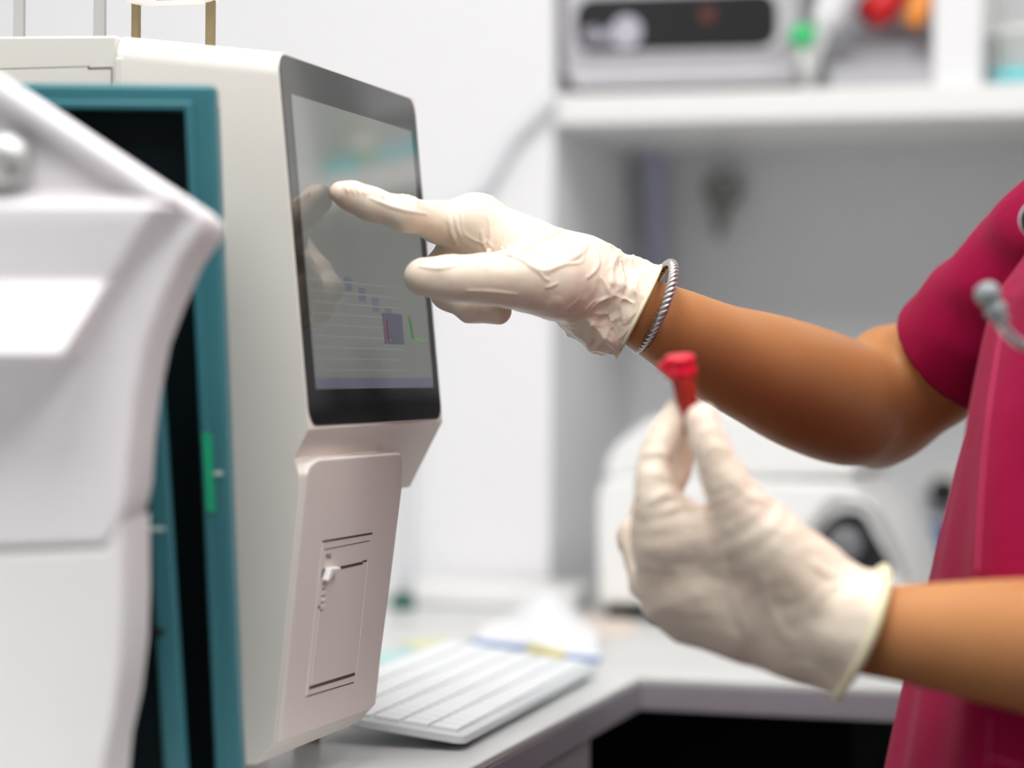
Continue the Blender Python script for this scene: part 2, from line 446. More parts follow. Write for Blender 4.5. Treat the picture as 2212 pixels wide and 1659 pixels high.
# rear housing with seams
zt = side(0,79)[1]; xr = side(245,80)[0]
xr = seam_t[0]-.0008
rear = [(xr, seam_t[1]-.001), (xr, lowz), (-.42, lowz), (-.42, zt-.003), (side(0,79)[0], zt)]
bm = slab(rear, .0010, W-.001)
toph(bm, .0125, rear, [((xr, seam_t[1]-.001), (side(0,79)[0], zt)), ((side(0,79)[0], zt), (-.42, zt-.003))])
bevel(obj('rear_housing', bm, 'beige', an), .0012, 3, 25)
g0 = side(190,146); g1 = side(240,146)
FS = Frame(AF.o, nn, zz, -u)
bm = bmesh.new()
box(FS, g0[0], g1[0], g1[1]-.0004, g1[1]+.0004, -.002, -.0008, bm); box(FS, g0[0]-.0004, g0[0]+.0004, g1[1]-.0004, g1[1]+.0014, -.002, -.0008, bm)
box(FS, g1[0]-.0003, g1[0]+.0003, side(240,400)[1], g1[1], -.002, -.0008, bm)
box(FS, -.40, g0[0], g1[1]+.0008, g1[1]+.0013, -.002, -.0010, bm)
obj('seam', bm, 'seam', an)
# ridge ring at the joint between the housings
bm = bmesh.new()
xs = side(257,80)[0]
prism([(xs-.0022, lowz+.05), (xs+.0022, lowz+.05), (xs+.0022, side(257,78)[1]-.012), (xs-.0022, side(257,78)[1]-.012)], FS, -.001, .0006, bm)
bevel(obj('joint_ridge', bm, 'beige', an), .0006, 2)
# feet
for fx, fy in ((-.17,.03),(-.17,W2-.05),(-.36,.03),(-.36,W2-.03)):
    obj('foot', lathe([(.010,0),(.012,.004),(.012,lowz-ZC+.001)], AF.w(fx,fy,ZC), zz, 20), 'rubber', an, True)
# touch screen on the tilted front
upv = np.array(AF.w(tf[0],0,tf[1])-AF.w(sb[0],0,sb[1])); upv /= np.linalg.norm(upv)
nrm = np.cross(u, upv); nrm = nrm if nrm@nn > 0 else -nrm
S = Frame(AF.w(sb[0],0,sb[1]), u, upv, nrm)        # x along the width, y up the slope, z out
def sl(px, py, z=0): q = S.l(hit(px, py, S.o+nrm*z, nrm)); return q[0], q[1]
gx0 = sl(601,300)[0]; gx1 = sl(893,216)[0]*.5+sl(958,906)[0]*.5; gy1 = sl(607,116)[1]; gy0 = sl(690,919)[1]
print('glass', gx0, gx1, gy0, gy1, sl(893,216), sl(958,906), 'W', W)
gx0 = .0022; gx1 = W-.0022
bevel(obj('screen_glass', prism(rrect(gx0,gx1,gy0,gy1,.010), S, -.0015, .0006), 'glass', an), .0003, 2)
dd = [sl(622,200), sl(885,285), sl(935,838), sl(683,840)]
print('disp', dd)
dx0 = (dd[0][0]+dd[3][0])/2; dx1 = (dd[1][0]+dd[2][0])/2; dy1 = (dd[0][1]+dd[1][1])/2; dy0 = (dd[3][1]+dd[2][1])/2
disp = obj('display', box(S, dx0, dx1, dy0, dy1, .0006, .0008), 'disp', an)
def ui(name, x0, x1, y0, y1, m, z=.00085, lab=None):
    o = obj(name, box(S, x0, x1, y0, y1, z-.00004, z), m, disp)
    if lab: o['label'] = lab
    return o
a = sl(822,676); b = sl(873,745)
ui('chart', a[0], b[0]-.002, b[1], a[1], 'chart', lab='blue grey chart with a thin red trace')
ui('side_bar', sl(903,500)[0], dx1-.001, dy0+.012, sl(903,500)[1], 'bar', .00083, lab='dim blue grey column at the display edge')
ui('toolbar', dx0, dx1, dy0, dy0+.006, 'bar', .00083)
for i in range(4):
    y = sl(760,600+i*20)[1]; ui('icon', sl(742,620)[0]+i*.022, sl(742,620)[0]+i*.022+.012, y-.008, y, 'bar', .00083)
for i in range(9):
    y = dy0+.010+i*.0062; ui('text_row', dx0+.004, dx1-.05, y, y+.0010, 'row', .00084)
pa = [sl(833,690), sl(834,715), sl(836,732), sl(841,735)]
obj('red_trace', tube([S.w(x,y,.0009) for x,y in smooth_path(pa,5)], .0005, 6), 'redc', disp)
pb = [sl(880,683), sl(884,705), sl(888,728), sl(897,735), sl(915,737)]
obj('green_trace', tube([S.w(x,y,.0009) for x,y in smooth_path(pb,5)], [.0007]*21, 6), 'greenc', disp)
# printer door, drawn on the cover's front plane
q0 = side(651.5,1042); q1 = side(593.5,1606)
pv = np.array(AF.w(q0[0],0,q0[1])-AF.w(q1[0],0,q1[1])); pv /= np.linalg.norm(pv); pn = np.cross(u, pv); pn = pn if pn@nn > 0 else -pn
PD = Frame(AF.w(q1[0],0,q1[1]), u, pv, pn)
def pl(px, py): q = PD.l(hit(px, py, PD.o, pn)); return q[0], q[1]
cov = [(650,1048),(653,1024),(662,1004),(680,990),(858,977),(863,984),(862,1052),(835,1270),(806,1492),(802,1512),(793,1534),(593,1607),(620,1330)]
bevel(obj('printer_cover', prism([(max(.0008,pl(*q_)[0]), pl(*q_)[1]) for q_ in cov], PD, -.012, .0022), 'beige2', an), .0018, 4, 25)
PD.o = PD.o+pn*.0022
def line_on(pts, w, bm, z1=.00015):
    for (x0,y0),(x1,y1) in zip(pts, pts[1:]):
        d = np.array([x1-x0, y1-y0]); L = np.linalg.norm(d); t = np.array([-d[1], d[0]])/L*w/2
        prism([(x0-t[0],y0-t[1]),(x1-t[0],y1-t[1]),(x1+t[0],y1+t[1]),(x0+t[0],y0+t[1])], PD, -.001, z1, bm)
bm = bmesh.new(); w = .0011
bm.free()
for l_, w, nm, m_, z_ in (([(696,1170),(804,1152)],.0011,'door_gap','seam',.00015), ([(668,1486),(766,1456)],.0018,'paper_slot','seam',.00015), ([(660,1505),(764,1474)],.0006,'door_gap','seam',.00015),
        ([(724,1229),(783,1216)],.0016,'door_gap','seam',.00015), ([(783,1213),(792,1211)],.0010,'door_gap','seam',.00015), ([(701,1187),(798,1168)],.0004,'door_gap','seam',.00015),
        ([(696,1172),(661,1504)],.0007,'door_edge','beige',.0006), ([(701,1190),(672,1480)],.0004,'door_edge','beige',.0005), ([(794,1213),(770,1452)],.0003,'door_edge','beige',.0003)):
    bm = bmesh.new(); line_on([pl(*q_) for q_ in l_], w, bm, z_); obj(nm, bm, m_, an)
tx0, ty0 = pl(694,1247); tx1, ty1 = pl(722,1226)
latch = obj('latch', prism([pl(702,1226), pl(722,1223), pl(724,1231), pl(710,1236), pl(697,1256), pl(694,1253)], PD, 0, .004), 'white', an); bevel(latch, .0008, 2); latch['label'] = 'small white pull tab of the printer door'
obj('latch_recess', prism([pl(696,1230), pl(704,1227), pl(697,1246), pl(694,1248)], PD, -.0005, .0004), 'seam', an)
for i in range(4):
    y = 1262+i*15
    bevel(obj('grip_rib', prism([pl(696-1.5*i,y), pl(704-1.5*i,y-2), pl(703-1.5*i,y+6), pl(695-1.5*i,y+8)], PD, 0, .0012), 'beige', an), .0003, 2)
obj('grip_slot', prism([pl(687,1309), pl(698,1306), pl(698,1310), pl(687,1313)], PD, -.0005, .0004), 'seam', an)
cu = bpy.data.curves.new('pull_text', 'FONT'); cu.body = 'PULL'; cu.size = .0042; cu.extrude = .00005
to = bpy.data.objects.new('tmp', cu); COL.objects.link(to); bpy.context.view_layer.update()
tm = bpy.data.meshes.new_from_object(to); bpy.data.objects.remove(to)
px_, py_ = pl(703,1208)
for v in tm.vertices: v.co = Vector(PD.w(px_+v.co.x*1.0, py_+v.co.y, .0002))
tm.name = 'printed_word'; obj('printed_word', tm, 'seam', an)

# posts and tray on the analyzer's top
rk = thing('tube_rack', 'grey steel tube rack on a base plate on the analyzer top', 'rack', AF.w(-.12,.1,zt))
Fy = .09
def top_pt(px, y): q = side(px, 100, y); return q[0]
zb = zt+.0035
x0, x1 = side(20,80,Fy)[0], side(234,80,Fy)[0]
bevel(obj('base_plate', box(AF, x0, x1, Fy-.01, Fy+.03, zt-.001, zb+.001), 'bronze', rk), .0006, 2)
for a_, b_ in ((28,51),(201,226)):
    for yy in (Fy,):
        bevel(obj('post', box(AF, side(a_,30,Fy)[0], side(b_,30,Fy)[0], yy, yy+.003, zb, zb+.075), 'steel', rk), .0005, 2)
obj('top_plate', box(AF, x0, x1, Fy-.005, Fy+.012, zb+.075, zb+.078), 'steel', rk)
st = thing('sample_tray', 'white tray standing on bronze legs on the analyzer top', 'tray', AF.w(-.06,.1,zt))
zl0 = side(452,88,Fy)[1]-.004; zl1 = side(370,8,Fy)[1]
for a_, b_ in ((283,299),(443,461)):
    for yy in (Fy,):
        bevel(obj('leg', box(AF, side(a_,30,Fy)[0], side(b_,30,Fy)[0], yy, yy+.004, zl0-.004, zl1+.002), 'bronze', st), .0005, 2)
ta, tb = side(277,5,Fy)[0], side(470,5,Fy)[0]
bevel(obj('tray', box(AF, ta, tb, Fy-.012, Fy+.012, zl1, zl1+.03), 'paper', st), .006, 4)
obj('green_sticker', box(AF, side(357,5,Fy)[0], side(392,5,Fy)[0], Fy-.0126, Fy-.0118, zl1+.0002, zl1+.003), 'olive', st)

# ------------------------------------------------------------------ teal instrument in front of the analyzer
TD = 1.195
def Q(px, py, d): q = P(px, py, d); return q[0], q[2]         # x, z on a plane facing the eye
def FF(d): return Frame([0, d, 0], [1,0,0], [0,0,1], [0,1,0])
ti = thing('teal_instrument', 'teal metal cased instrument with smoked dark panels and a green label', 'instrument', (Q(450,1650,TD)[0]-.08, TD+.04, ZC))
def down(p, q):       # extend an edge down to the counter top
    t = (ZC+.0005-q[1])/(q[1]-p[1]); return (q[0]+(q[0]-p[0])*t, ZC+.0005)
oTR, oBR = Q(465,181,TD), down(Q(465,181,TD), Q(522,1655,TD))
iTR, iBR = Q(403,236,TD), down(Q(403,236,TD), Q(468,1655,TD))
XLt = oTR[0]-.30
F = FF(TD)
ring = [(XLt, ZC+.0005), (XLt, oTR[1]), oTR, oBR, iBR, iTR, (XLt+.013, iTR[1]), (XLt+.013, ZC+.0005)]
bevel(obj('front_frame', prism(ring, F, 0, .016), 'teal', ti), .0032, 4, 25)
# outward lip of the frame
lip = [(iTR[0]+.0035, iTR[1]+.0035), (iBR[0]+.0035, ZC+.0005), (iBR[0]-.0005, ZC+.0005), (iTR[0]-.0005, iTR[1]-.0005), (XLt+.013, iTR[1]-.0005), (XLt+.013, iTR[1]+.0035)]
bevel(obj('inner_lip', prism(lip, F, -.003, .002), 'teal', ti), .001, 2, 25)
obj('smoked_panel', prism([(XLt+.012, ZC+.001), (XLt+.012, iTR[1]+.001), (iTR[0]+.001, iTR[1]+.001), (iBR[0]+.001, ZC+.001)], F, .013, .015), 'tealdark', ti)
bevel(obj('case', prism([(XLt+.004, ZC+.001), (XLt+.004, oTR[1]-.004), (oTR[0]-.004, oTR[1]-.004), (oBR[0]-.004, ZC+.001)], F, .0162, .055), 'teal', ti), .003, 3)
# second, lower door standing proud, with its own stile
bTR, bBR = Q(338,640,TD-.03), down(Q(338,640,TD-.03), Q(402,1655,TD-.03))
cTR, cBR = Q(300,640,TD-.03), down(Q(300,640,TD-.03), Q(352,1655,TD-.03))
F2 = FF(TD-.03)
xl = XLt+.02
dr = obj('lower_door', prism([(xl, ZC+.001), (xl, bTR[1]), bTR, bBR, cBR, (cTR[0], cTR[1]-.012), (xl+.012, bTR[1]-.012), (xl+.012, ZC+.001)], F2, 0, .010), 'teal', ti); bevel(dr, .002, 3)
obj('door_panel', prism([(xl+.011, ZC+.0012), (xl+.011, bTR[1]-.011), (cTR[0]+.002, cTR[1]-.011), (cBR[0]+.002, ZC+.0012)], F2, .006, .008), 'tealdark', dr)
obj('door_side', prism([(xl+.004, ZC+.0012), (xl+.004, bTR[1]-.004), (bTR[0]-.005, bTR[1]-.004), (bBR[0]-.005, ZC+.0012)], F2, .0102, .0295), 'tealdark', dr)
obj('screw', lathe([(.0022,0),(.0022,.002)], P(345,1366,TD-.0315), (0,1,0), 16), 'rubber', dr)
bm = bmesh.new(); a, b = Q(314,1138,TD-.03), Q(357,1147,TD-.03); prism(rrect(a[0],b[0],b[1],a[1],.0008), F2, -.0004, .001, bm)
obj('white_mark', bm, 'mark', dr)
a, b = Q(458,1018,TD), Q(482,1027,TD); obj('white_mark', prism(rrect(a[0],b[0],b[1],a[1],.0008), F, -.0008, .001), 'mark', ti)
obj('green_label', prism([Q(437,936,TD-.003), Q(457,936,TD-.003), Q(465,1106,TD-.003), Q(446,1106,TD-.003)], FF(TD-.003), -.0006, .001), 'green', ti)

# ------------------------------------------------------------------ white instrument in the near left corner
SD = 1.05
sc_ = thing('white_instrument', 'white plastic instrument with a pointed overhanging head, nearest on the left', 'instrument', (Q(60,1600,SD)[0], SD+.05, ZC))
head = [Q(-420,130,SD), Q(-80,120,SD), Q(10,168,SD), Q(300,362,SD), Q(420,440,SD), Q(446,470,SD), Q(436,500,SD), Q(395,555,SD), Q(352,650,SD), Q(318,740,SD), Q(296,850,SD), Q(282,960,SD), Q(276,1060,SD), Q(262,1120,SD), Q(228,1178,SD), Q(-420,1200,SD)]
hd = obj('head', prism(head, FF(SD), 0, .075), 'scope', sc_); bevel(hd, .0075, 6, 15)
base = [Q(-420,1210,SD), Q(226,1186,SD), Q(250,1150,SD), Q(264,1125,SD), Q(266,1300,SD), Q(262,1420,SD), Q(248,1540,SD), Q(226,1640,SD), Q(200,1700,SD)]
b0 = base[-1]; base = base[:-1]+[(b0[0], ZC+.0005), (Q(-420,1200,SD)[0], ZC+.0005)]
bs = obj('base', prism(base, FF(SD), -.002, .08), 'scope2', sc_); bevel(bs, .006, 5, 20)
# sculpted front: ledge, sunk face, sloping scoop
def loft(rows, m, name, parent):
    bm = bmesh.new(); R = [[bm.verts.new(Vector(p)) for p in r] for r in rows]
    for A, B in zip(R, R[1:]):
        for i in range(len(A)-1): bm.faces.new((A[i], A[i+1], B[i+1], B[i]))
    bm.faces.new([r[0] for r in R]+[r[-1] for r in R][::-1]); bm.faces.new(R[0]); bm.faces.new(R[-1])
    bmesh.ops.recalc_face_normals(bm, faces=bm.faces)
    return obj(name, bm, m, parent)
s0 = SD-.001
rows = []
for y, dl, dr_, xr_, xo in ((410,.001,.001,318,330),(446,-.014,-.011,338,438),(475,-.016,-.010,312,410),(605,-.014,-.009,232,294),(762,-.036,-.032,132,190),(786,.002,.002,118,162)):
    rows.append([P(-420,y,SD+.002), P(-420,y,SD+dl), P((xr_-420)/2,y,SD+dl), P(xr_,y,SD+dr_), P(xo,y+ (8 if y>440 else 0),SD+.002)])
fr_ = loft(rows, 'scope', 'front_scoop', sc_); bevel(fr_, .0028, 4, 8)
# ridge plate over the upper slope
rid = [Q(-420,136,SD), Q(-80,126,SD), Q(8,172,SD), Q(298,367,SD), Q(416,444,SD), Q(330,444,SD), Q(262,398,SD), Q(-10,222,SD), Q(-80,180,SD), Q(-420,185,SD)]
bevel(obj('raised_rim', prism(rid, FF(SD), -.008, .002), 'scope', sc_), .005, 5, 20)
kn = obj('knob', lathe([(.001,-.004),(.0095,-.003),(.012,.002),(.012,.012)], P(6,345,SD-.008), (0,1,0), 28), 'steel', sc_, True)  # grey disc stands in for the dark hollow in the head
bm = bmesh.new(); prism([Q(-420,1204,SD), Q(-420,1198,SD), Q(222,1176,SD), Q(224,1182,SD)], FF(SD), .0005, .004, bm)
obj('seam', bm, 'steel', sc_)

# ------------------------------------------------------------------ keyboard
kb = thing('keyboard', 'flat white computer keyboard tilted up at the back beside the analyzer', 'keyboard', floorpt(1000,1500,.225))
k0 = floorpt(1004, 1590, HC-.010); k1 = floorpt(1292, 1437, HC-.010)
ku = (k1-k0)/np.linalg.norm(k1-k0); kl = np.linalg.norm(k1-k0); kn_ = np.array([-ku[1], ku[0], 0])       # kn_ points to the keyboard's raised back
tl = math.radians(6.5); ky = kn_*math.cos(tl)+zz*math.sin(tl); kz = np.cross(ku, ky)
KF = Frame(k0, ku, ky, kz)
KW = .125; print('keyboard length', kl)
kt = bevel(obj('tray', prism(rrect(0, kl, 0, KW, .008), KF, -.006, 0), 'keyb', kb), .0015, 3)
rows_ = 6
kh = (KW-.012)/rows_
nk = 21
for r in range(rows_):
    bm = bmesh.new()
    y0 = .006+r*kh
    x = .006
    while x < kl-.010:
        w_ = (kl-.012)/nk
        if r == 0 and .10 < x < .2: w_ = .105
        box(KF, x+.0004, x+w_-.0004, y0+.0013, y0+kh-.0013, 0, .0022, bm); x += w_
    obj('key_row', bm, 'key', kb)
for x in (.03, kl-.03):
    p = KF.w(x, KW-.015, -.006)
    obj('stand', box(KF, x-.012, x+.012, KW-.018, KW-.008, -(p[2]-ZC)/math.cos(tl)-.006+.0012, -.0055), 'rubber', kb)
    obj('rubber_foot', box(KF, x-.008, x+.008, .004, .010, -.0088, -.0055), 'rubber', kb)

# ------------------------------------------------------------------ things on the counter behind
def sheet(name, pts, h, m, label, cat, th=.0006):
    pp = [floorpt(x, y, HC-h-th) for x, y in pts]
    bm = prism([(p[0], p[1]) for p in pp], Frame([0,0,0],[1,0,0],[0,1,0],[0,0,1]), ZC+h, ZC+h+th)
    return tag(obj(name, bm, m), label, cat)
sheet('paper_sheet', [(800,1410),(930,1395),(1010,1445),(820,1490)], .0, mat('pale_teal_paper',(.45,.68,.67),.6), 'pale teal paper sheet beside the keyboard behind the analyzer', 'paper')
sheet('note_sheet', [(860,1385),(960,1375),(985,1398),(930,1412)], .0008, mat('pale_yellow_paper',(.72,.72,.45),.6), 'pale yellow note sheet on the counter behind the keyboard', 'paper')
sheet('card_sheet', [(1235,1338),(1320,1322),(1400,1360),(1290,1382)], .0, mat('peach_card',(.72,.62,.54),.6), 'peach card lying on the counter in front of the centrifuge', 'card')
# glossy packet with printed band
pk = thing('paper_packet', 'crumpled white packet with a blue and yellow printed edge behind the keyboard', 'packet', floorpt(1160,1400))
pcs = [(1018,1392),(1120,1404),(1200,1420),(1296,1430)]
top = [(1060,1372),(1120,1325),(1168,1300),(1205,1322),(1262,1368),(1290,1392)]
bm = bmesh.new(); NX, NY = 28, 14; G = []
f0 = [floorpt(x,y,HC-.001) for x,y in smooth_path(pcs, 10)]
b0_ = [floorpt(x,y,HC-.001) for x,y in ((1075,1345),(1150,1330),(1230,1335),(1292,1365))]; b0_ = smooth_path(b0_, 10)
for j in range(NY+1):
    t = j/NY; row = []
    for i in range(NX+1):
        s = i/NX; a_ = f0[int(s*(len(f0)-1))]; c_ = b0_[int(s*(len(b0_)-1))]
        p = a_*(1-t)+c_*t
        hgt = .030*math.sin(math.pi*min(1,t*1.02))**.7*math.exp(-((s-.55)/.26)**2)+.006*math.sin(math.pi*t)
        hgt += .004*mnoise.noise(Vector((s*5,t*4,0)))*math.sin(math.pi*t)
        row.append(bm.verts.new(Vector(p+zz*hgt)))
    G.append(row)
for j in range(NY):
    for i in range(NX): bm.faces.new((G[j][i], G[j][i+1], G[j+1][i+1], G[j+1][i]))
body = obj('packet_body', bm, 'paper', pk, True); so = body.modifiers.new('s','SOLIDIFY'); so.thickness = .0012; so.offset = -1
def band(x0, x1, m, h=.0045):
    bm = bmesh.new(); k0_, k1_ = int(x0*(len(f0)-1)), int(x1*(len(f0)-1)); V_ = []
    for k in range(k0_, k1_+1):
        p = f0[k]+np.array([0,-.001,0]); V_.append((bm.verts.new(Vector(p)), bm.verts.new(Vector(p+zz*h+np.array([0,.002,0])))))
    for a_, b_ in zip(V_, V_[1:]): bm.faces.new((a_[0], b_[0], b_[1], a_[1]))
    o = obj('printed_band', bm, m, pk, True); s_ = o.modifiers.new('s','SOLIDIFY'); s_.thickness = .0006
band(0,.42,'bluep'); band(.40,.74,'yellow',.006); band(.72,1,'bluep',.004)
# low white box along the wall with a green knob
tr = thing('socket_box', 'low white box with a dark green knob along the wall behind the analyzer', 'box', RF.w(-.25, DW-.05, ZC))
bx0 = RF.l(floorpt(760,1345))[0]; bx1 = RF.l(floorpt(1180,1345))[0]
bevel(obj('body', box(RF, bx0, bx1, DW-.09, DW-.012, ZC+.0005, ZC+.022), 'white', tr), .004)
obj('knob', lathe([(.012,0),(.012,.012),(.010,.014)], P(874,1303,RF.w(-.3,DW-.105,0)[1]), -u, 24), mat('dark_green_knob',(.01,.10,.07),.4), tr, True)
# cable on the white wall
cp = [SP(1196,215,-.012), SP(1160,250,-.012), SP(1110,300,-.012), SP(1075,360,-.012), SP(1045,405,-.012), SP(1000,440,-.012), SP(930,500,-.012), SP(900,700,-.012), SP(880,1000,-.012), SP(874,1270,-.012)]
tag(obj('wall_cable', tube(smooth_path(cp, 8), .006, 14), 'cable', None, True), 'pale grey cable curving down the white wall from the shelf end', 'cable')

# ------------------------------------------------------------------ silver instrument on the shelf
SFr = SF(0)
si = thing('silver_instrument', 'silver shelf instrument with a black rounded display panel', 'instrument', SP(1460,190,.1))
a, b = SL(1209,184), SL(1722,184)
zs = ZS1+.0008
body = [(a[0]+.010, zs+.006), (b[0]-.006, zs+.006), (b[0], zs+.012), (b[0], zs+.22), (a[0], zs+.22), (a[0], zs+.030)]
def Dp(o, n): return o
bevel(obj('body', prism(body, SF(.012), 0, .24), 'silver', si), .008, 5, 20)
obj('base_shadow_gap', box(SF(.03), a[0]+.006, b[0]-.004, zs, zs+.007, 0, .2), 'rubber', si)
a1, b1 = SL(1234,102), SL(1684,-60)
fm = bevel(obj('face_rim', prism(rrect(a1[0]-.010,b1[0]+.010,a1[1]-.012,a1[1]+.12,.022), SF(.005), 0, .012), 'silver', si), .005, 5, 20)
pa_ = obj('display_panel', prism(rrect(a1[0]+.003,b1[0]-.003,a1[1]-.005,a1[1]+.050,.018), SF(.003), 0, .005), 'blackp', si); bevel(pa_, .001, 2, 20)
la = SL(1352,68)
obj('round_emblem', prism([(la[0]+.016*math.cos(t*.3142), la[1]+.017*math.sin(t*.3142)) for t in range(20)], SF(.0025), 0, .001), 'logo', pa_)
bm = bmesh.new()
for i, (x, y0_, y1_) in enumerate(((1262,62,88),(1276,56,90),(1290,66,90),(1304,60,90),(1318,66,90),(1334,70,92),(1350,84,94),(1366,84,94))):
    p, q = SL(x, y0_), SL(x+9, y1_); box(SF(.0024), p[0], q[0], q[1], p[1], 0, .001, bm)
obj('emblem_lettering', bm, 'logo', pa_)
p = SL(1528,32); obj('indicator', lathe([(.008,0),(.008,.001)], SP(1528,32,.0022), u, 20), mat('dull_red_lamp',(.12,.03,.02),.4), pa_)
# leaning tube with green tip
ls = thing('leaning_squeeze_tube', 'white squeeze tube with a bright green plug leaning by the silver instrument', 'tube', SP(1750,170,-.0))
pts = [SP(1744,186,.02), SP(1752,120,.01), SP(1790,30,0), SP(1830,-60,-.002), SP(1880,-170,-.002)]
obj('tube_body', tube(smooth_path(pts,6), [.006]*3+[.010]*8+[.0155]*14, 18), 'paper', ls, True)
obj('green_plug', lathe([(.002,-.012),(.011,-.009),(.012,.008),(.004,.012)], SP(1733,78,-.012), SP(1735,60,0)-SP(1728,100,0), 20), 'ggreen', ls, True)
obj('nozzle', tube([SP(1733,90,-.010), SP(1738,130,-.008), SP(1752,186,.0)], [.007,.006,.004], 14), 'clear', ls, True)
# grey mesh organizer
og = thing('mesh_organizer', 'grey metal mesh desk organizer with stepped trays on the shelf', 'organizer', SP(1890,186,.08))
a, b = SL(1752,186), SL(2008,186)
bevel(obj('lower_tray', box(SF(.02), a[0]+.014, b[0], zs, SL(1800,136)[1], 0, .20), 'mesh', og), .002)
bevel(obj('middle_tray', box(SF(.05), a[0]+.014, b[0], SL(1800,134)[1], SL(1800,80)[1], 0, .17), 'mesh', og), .002)
bevel(obj('upper_tray', box(SF(.10), a[0]+.014, b[0], SL(1800,78)[1], SL(1800,-120)[1], 0, .12), 'mesh', og), .002)
# red and orange pens in it
rp = thing('red_marker', 'thick red marker lying in the mesh organizer', 'pen', SP(1890,40,.03))
pts = [SP(1876,34,.03), SP(1900,18,.03), SP(1950,-60,.05)]
obj('barrel', tube(pts, [.017,.019,.019], 18), 'red', rp, True); obj('cap', tube([SP(1868,42,.028), SP(1880,30,.03)], [.012,.017], 18), mat('dark_red',(.30,.0,.01),.4), rp, True)
op = tag(obj('orange_marker', tube([SP(1969,58,.02), SP(1980,28,.02), SP(2012,-60,.04)], [.009,.012,.013], 16), 'orange', None, True), 'orange marker leaning in the mesh organizer right of the red one', 'pen')
# white upright box and clear container
a, b = SL(2010,190), SL(2122,190)
bx = thing('upright_white_box', 'plain white box file standing right of the mesh organizer', 'box', SP(2060,190,.1))
bevel(obj('carton', box(SF(.015), a[0], b[0]-.002, zs, zs+.30, 0, .25), 'wall', bx), .003)
obj('lid_line', box(SF(.0145), a[0]+.003, b[0]+.007, zs+.245, zs+.247, 0, .001), 'mesh', bx)
cc = thing('clear_tub', 'clear plastic tub with turquoise contents at the right shelf end of the photo', 'tub', SP(2200,200,.05))
c0 = RF.l(SP(2240,190,.055)); pc = RF.w(c0[0], c0[1], zs)
hh = SL(2200,72)[1]-zs
obj('tub', lathe([(.030,0),(.040,.002),(.043,hh),(.046,hh+.002)], pc, zz, 32), 'clear', cc, True)
obj('lid', lathe([(.047,0),(.048,.004),(.040,.008)], pc+zz*(hh+.002), zz, 32), 'white', cc, True)
obj('turquoise_contents', lathe([(.0425,0),(.0444,SL(2200,150)[1]-zs)], pc+zz*.003, zz, 32), 'cyan', cc, True)
# invented boxes out of view on the shelf, added to colour the screen's reflection
def cartonbox(name, x0, x1, h, m, lab, cat, dd_=.2, m2='white'):
    t = thing(name, lab, cat, RF.w((x0+x1)/2, DW+.1, ZS1))
    bevel(obj('box_body', box(SF(.03), x0, x1, zs, zs+h, 0, dd_), m, t), .003)
    obj('box_label', box(SF(.0295), x0+.02, x1-.02, zs+h*.45, zs+h*.75, 0, .001), m2, t)
cartonbox('yellow_box', .286, .297, .055, 'yellow', 'thin yellow box standing on the shelf beyond the clear tub', 'box')
cartonbox('teal_box', .301, .345, .020, 'tealbox', 'low teal box on the shelf beyond the yellow box', 'box', m2='tealbox')
cartonbox('white_carton', .352, .60, .16, 'white', 'large white carton on the shelf beyond the teal box', 'box')
mo = thing('black_cabinet', 'low black countertop cabinet in the niche beyond the valves', 'cabinet', RF.w(.5, DW+.1, ZC))  # unseen dark block added so the lower bezel reflects black
bevel(obj('cabinet_shell', box(RF, .31, .80, DW+.0, DW+.25, ZC+.0005, ZC+.283), 'blackp', mo), .004)
bevel(obj('drawer', box(RF, .325, .785, DW-.006, DW+.001, ZC+.02, ZC+.135), 'dark2', mo), .002)
bevel(obj('drawer', box(RF, .325, .785, DW-.006, DW+.001, ZC+.145, ZC+.265), 'dark2', mo), .002)
for i_, (x_, h_) in enumerate(((.335,.052),(.372,.035))):  # invented jars, added as dark spots in the screen's reflection
    jr = thing('dark_jar', ['tall dark jar on the black cabinet', 'short dark jar on the black cabinet'][i_], 'jar', RF.w(x_, DW+.03, ZC+.2835))
    obj('jar_body', lathe([(.012,0),(.013,.002),(.013,h_-.01),(.009,h_-.006)], RF.w(x_,DW+.03,ZC+.2835), zz, 24), 'blackp', jr, True)
    obj('jar_lid', lathe([(.0105,h_-.006),(.0105,h_),(.009,h_+.001)], RF.w(x_,DW+.03,ZC+.2835), zz, 24), 'dark2', jr, True)

# ------------------------------------------------------------------ under the shelf
NI = lambda px, py, off=0: hit(px, py, RF.w(0, DN-off, 0), u)
def drape(name, rowsp, m, amp=.006, off=.03):
    bm = bmesh.new(); G = []
    for (py, xl_, xr_) in rowsp:
        row = []
        for i in range(25):
            s = i/24; p = NI(xl_+(xr_-xl_)*s, py, off); p = p-u*amp*math.sin(s*math.pi*6+py*.004)
            row.append(bm.verts.new(Vector(p)))
        G.append(row)
    for A, B in zip(G, G[1:]):
        for i in range(24): bm.faces.new((A[i],A[i+1],B[i+1],B[i]))
    o = obj(name, bm, m, None, True); s_ = o.modifiers.new('s','SOLIDIFY'); s_.thickness = .003
    return o
tag(drape('hanging_cloth', [(300,1395,1425),(345,1385,1440),(420,1392,1442),(500,1398,1438),(600,1402,1436),(700,1405,1432)], mat('blue_lilac_cloth',(.62,.63,.80),.8)), 'narrow blue lilac cloth hanging under the shelf', 'cloth')
tag(drape('hanging_towel', [(300,1300,1340),(360,1310,1356),(440,1330,1372),(540,1345,1385),(640,1352,1390)], mat('pale_lilac_cloth',(.62,.62,.69),.8)), 'pale lilac towel hanging slanted near the niche corner', 'towel')
hk = thing('hanging_tool', 'small olive grey tool hanging from a hook on the niche wall', 'tool', NI(1560,420,.02))
obj('round_head', lathe([(.002,-.012),(.018,-.010),(.022,0),(.018,.008)], NI(1562,410,.022), u, 24), 'olive', hk, True)
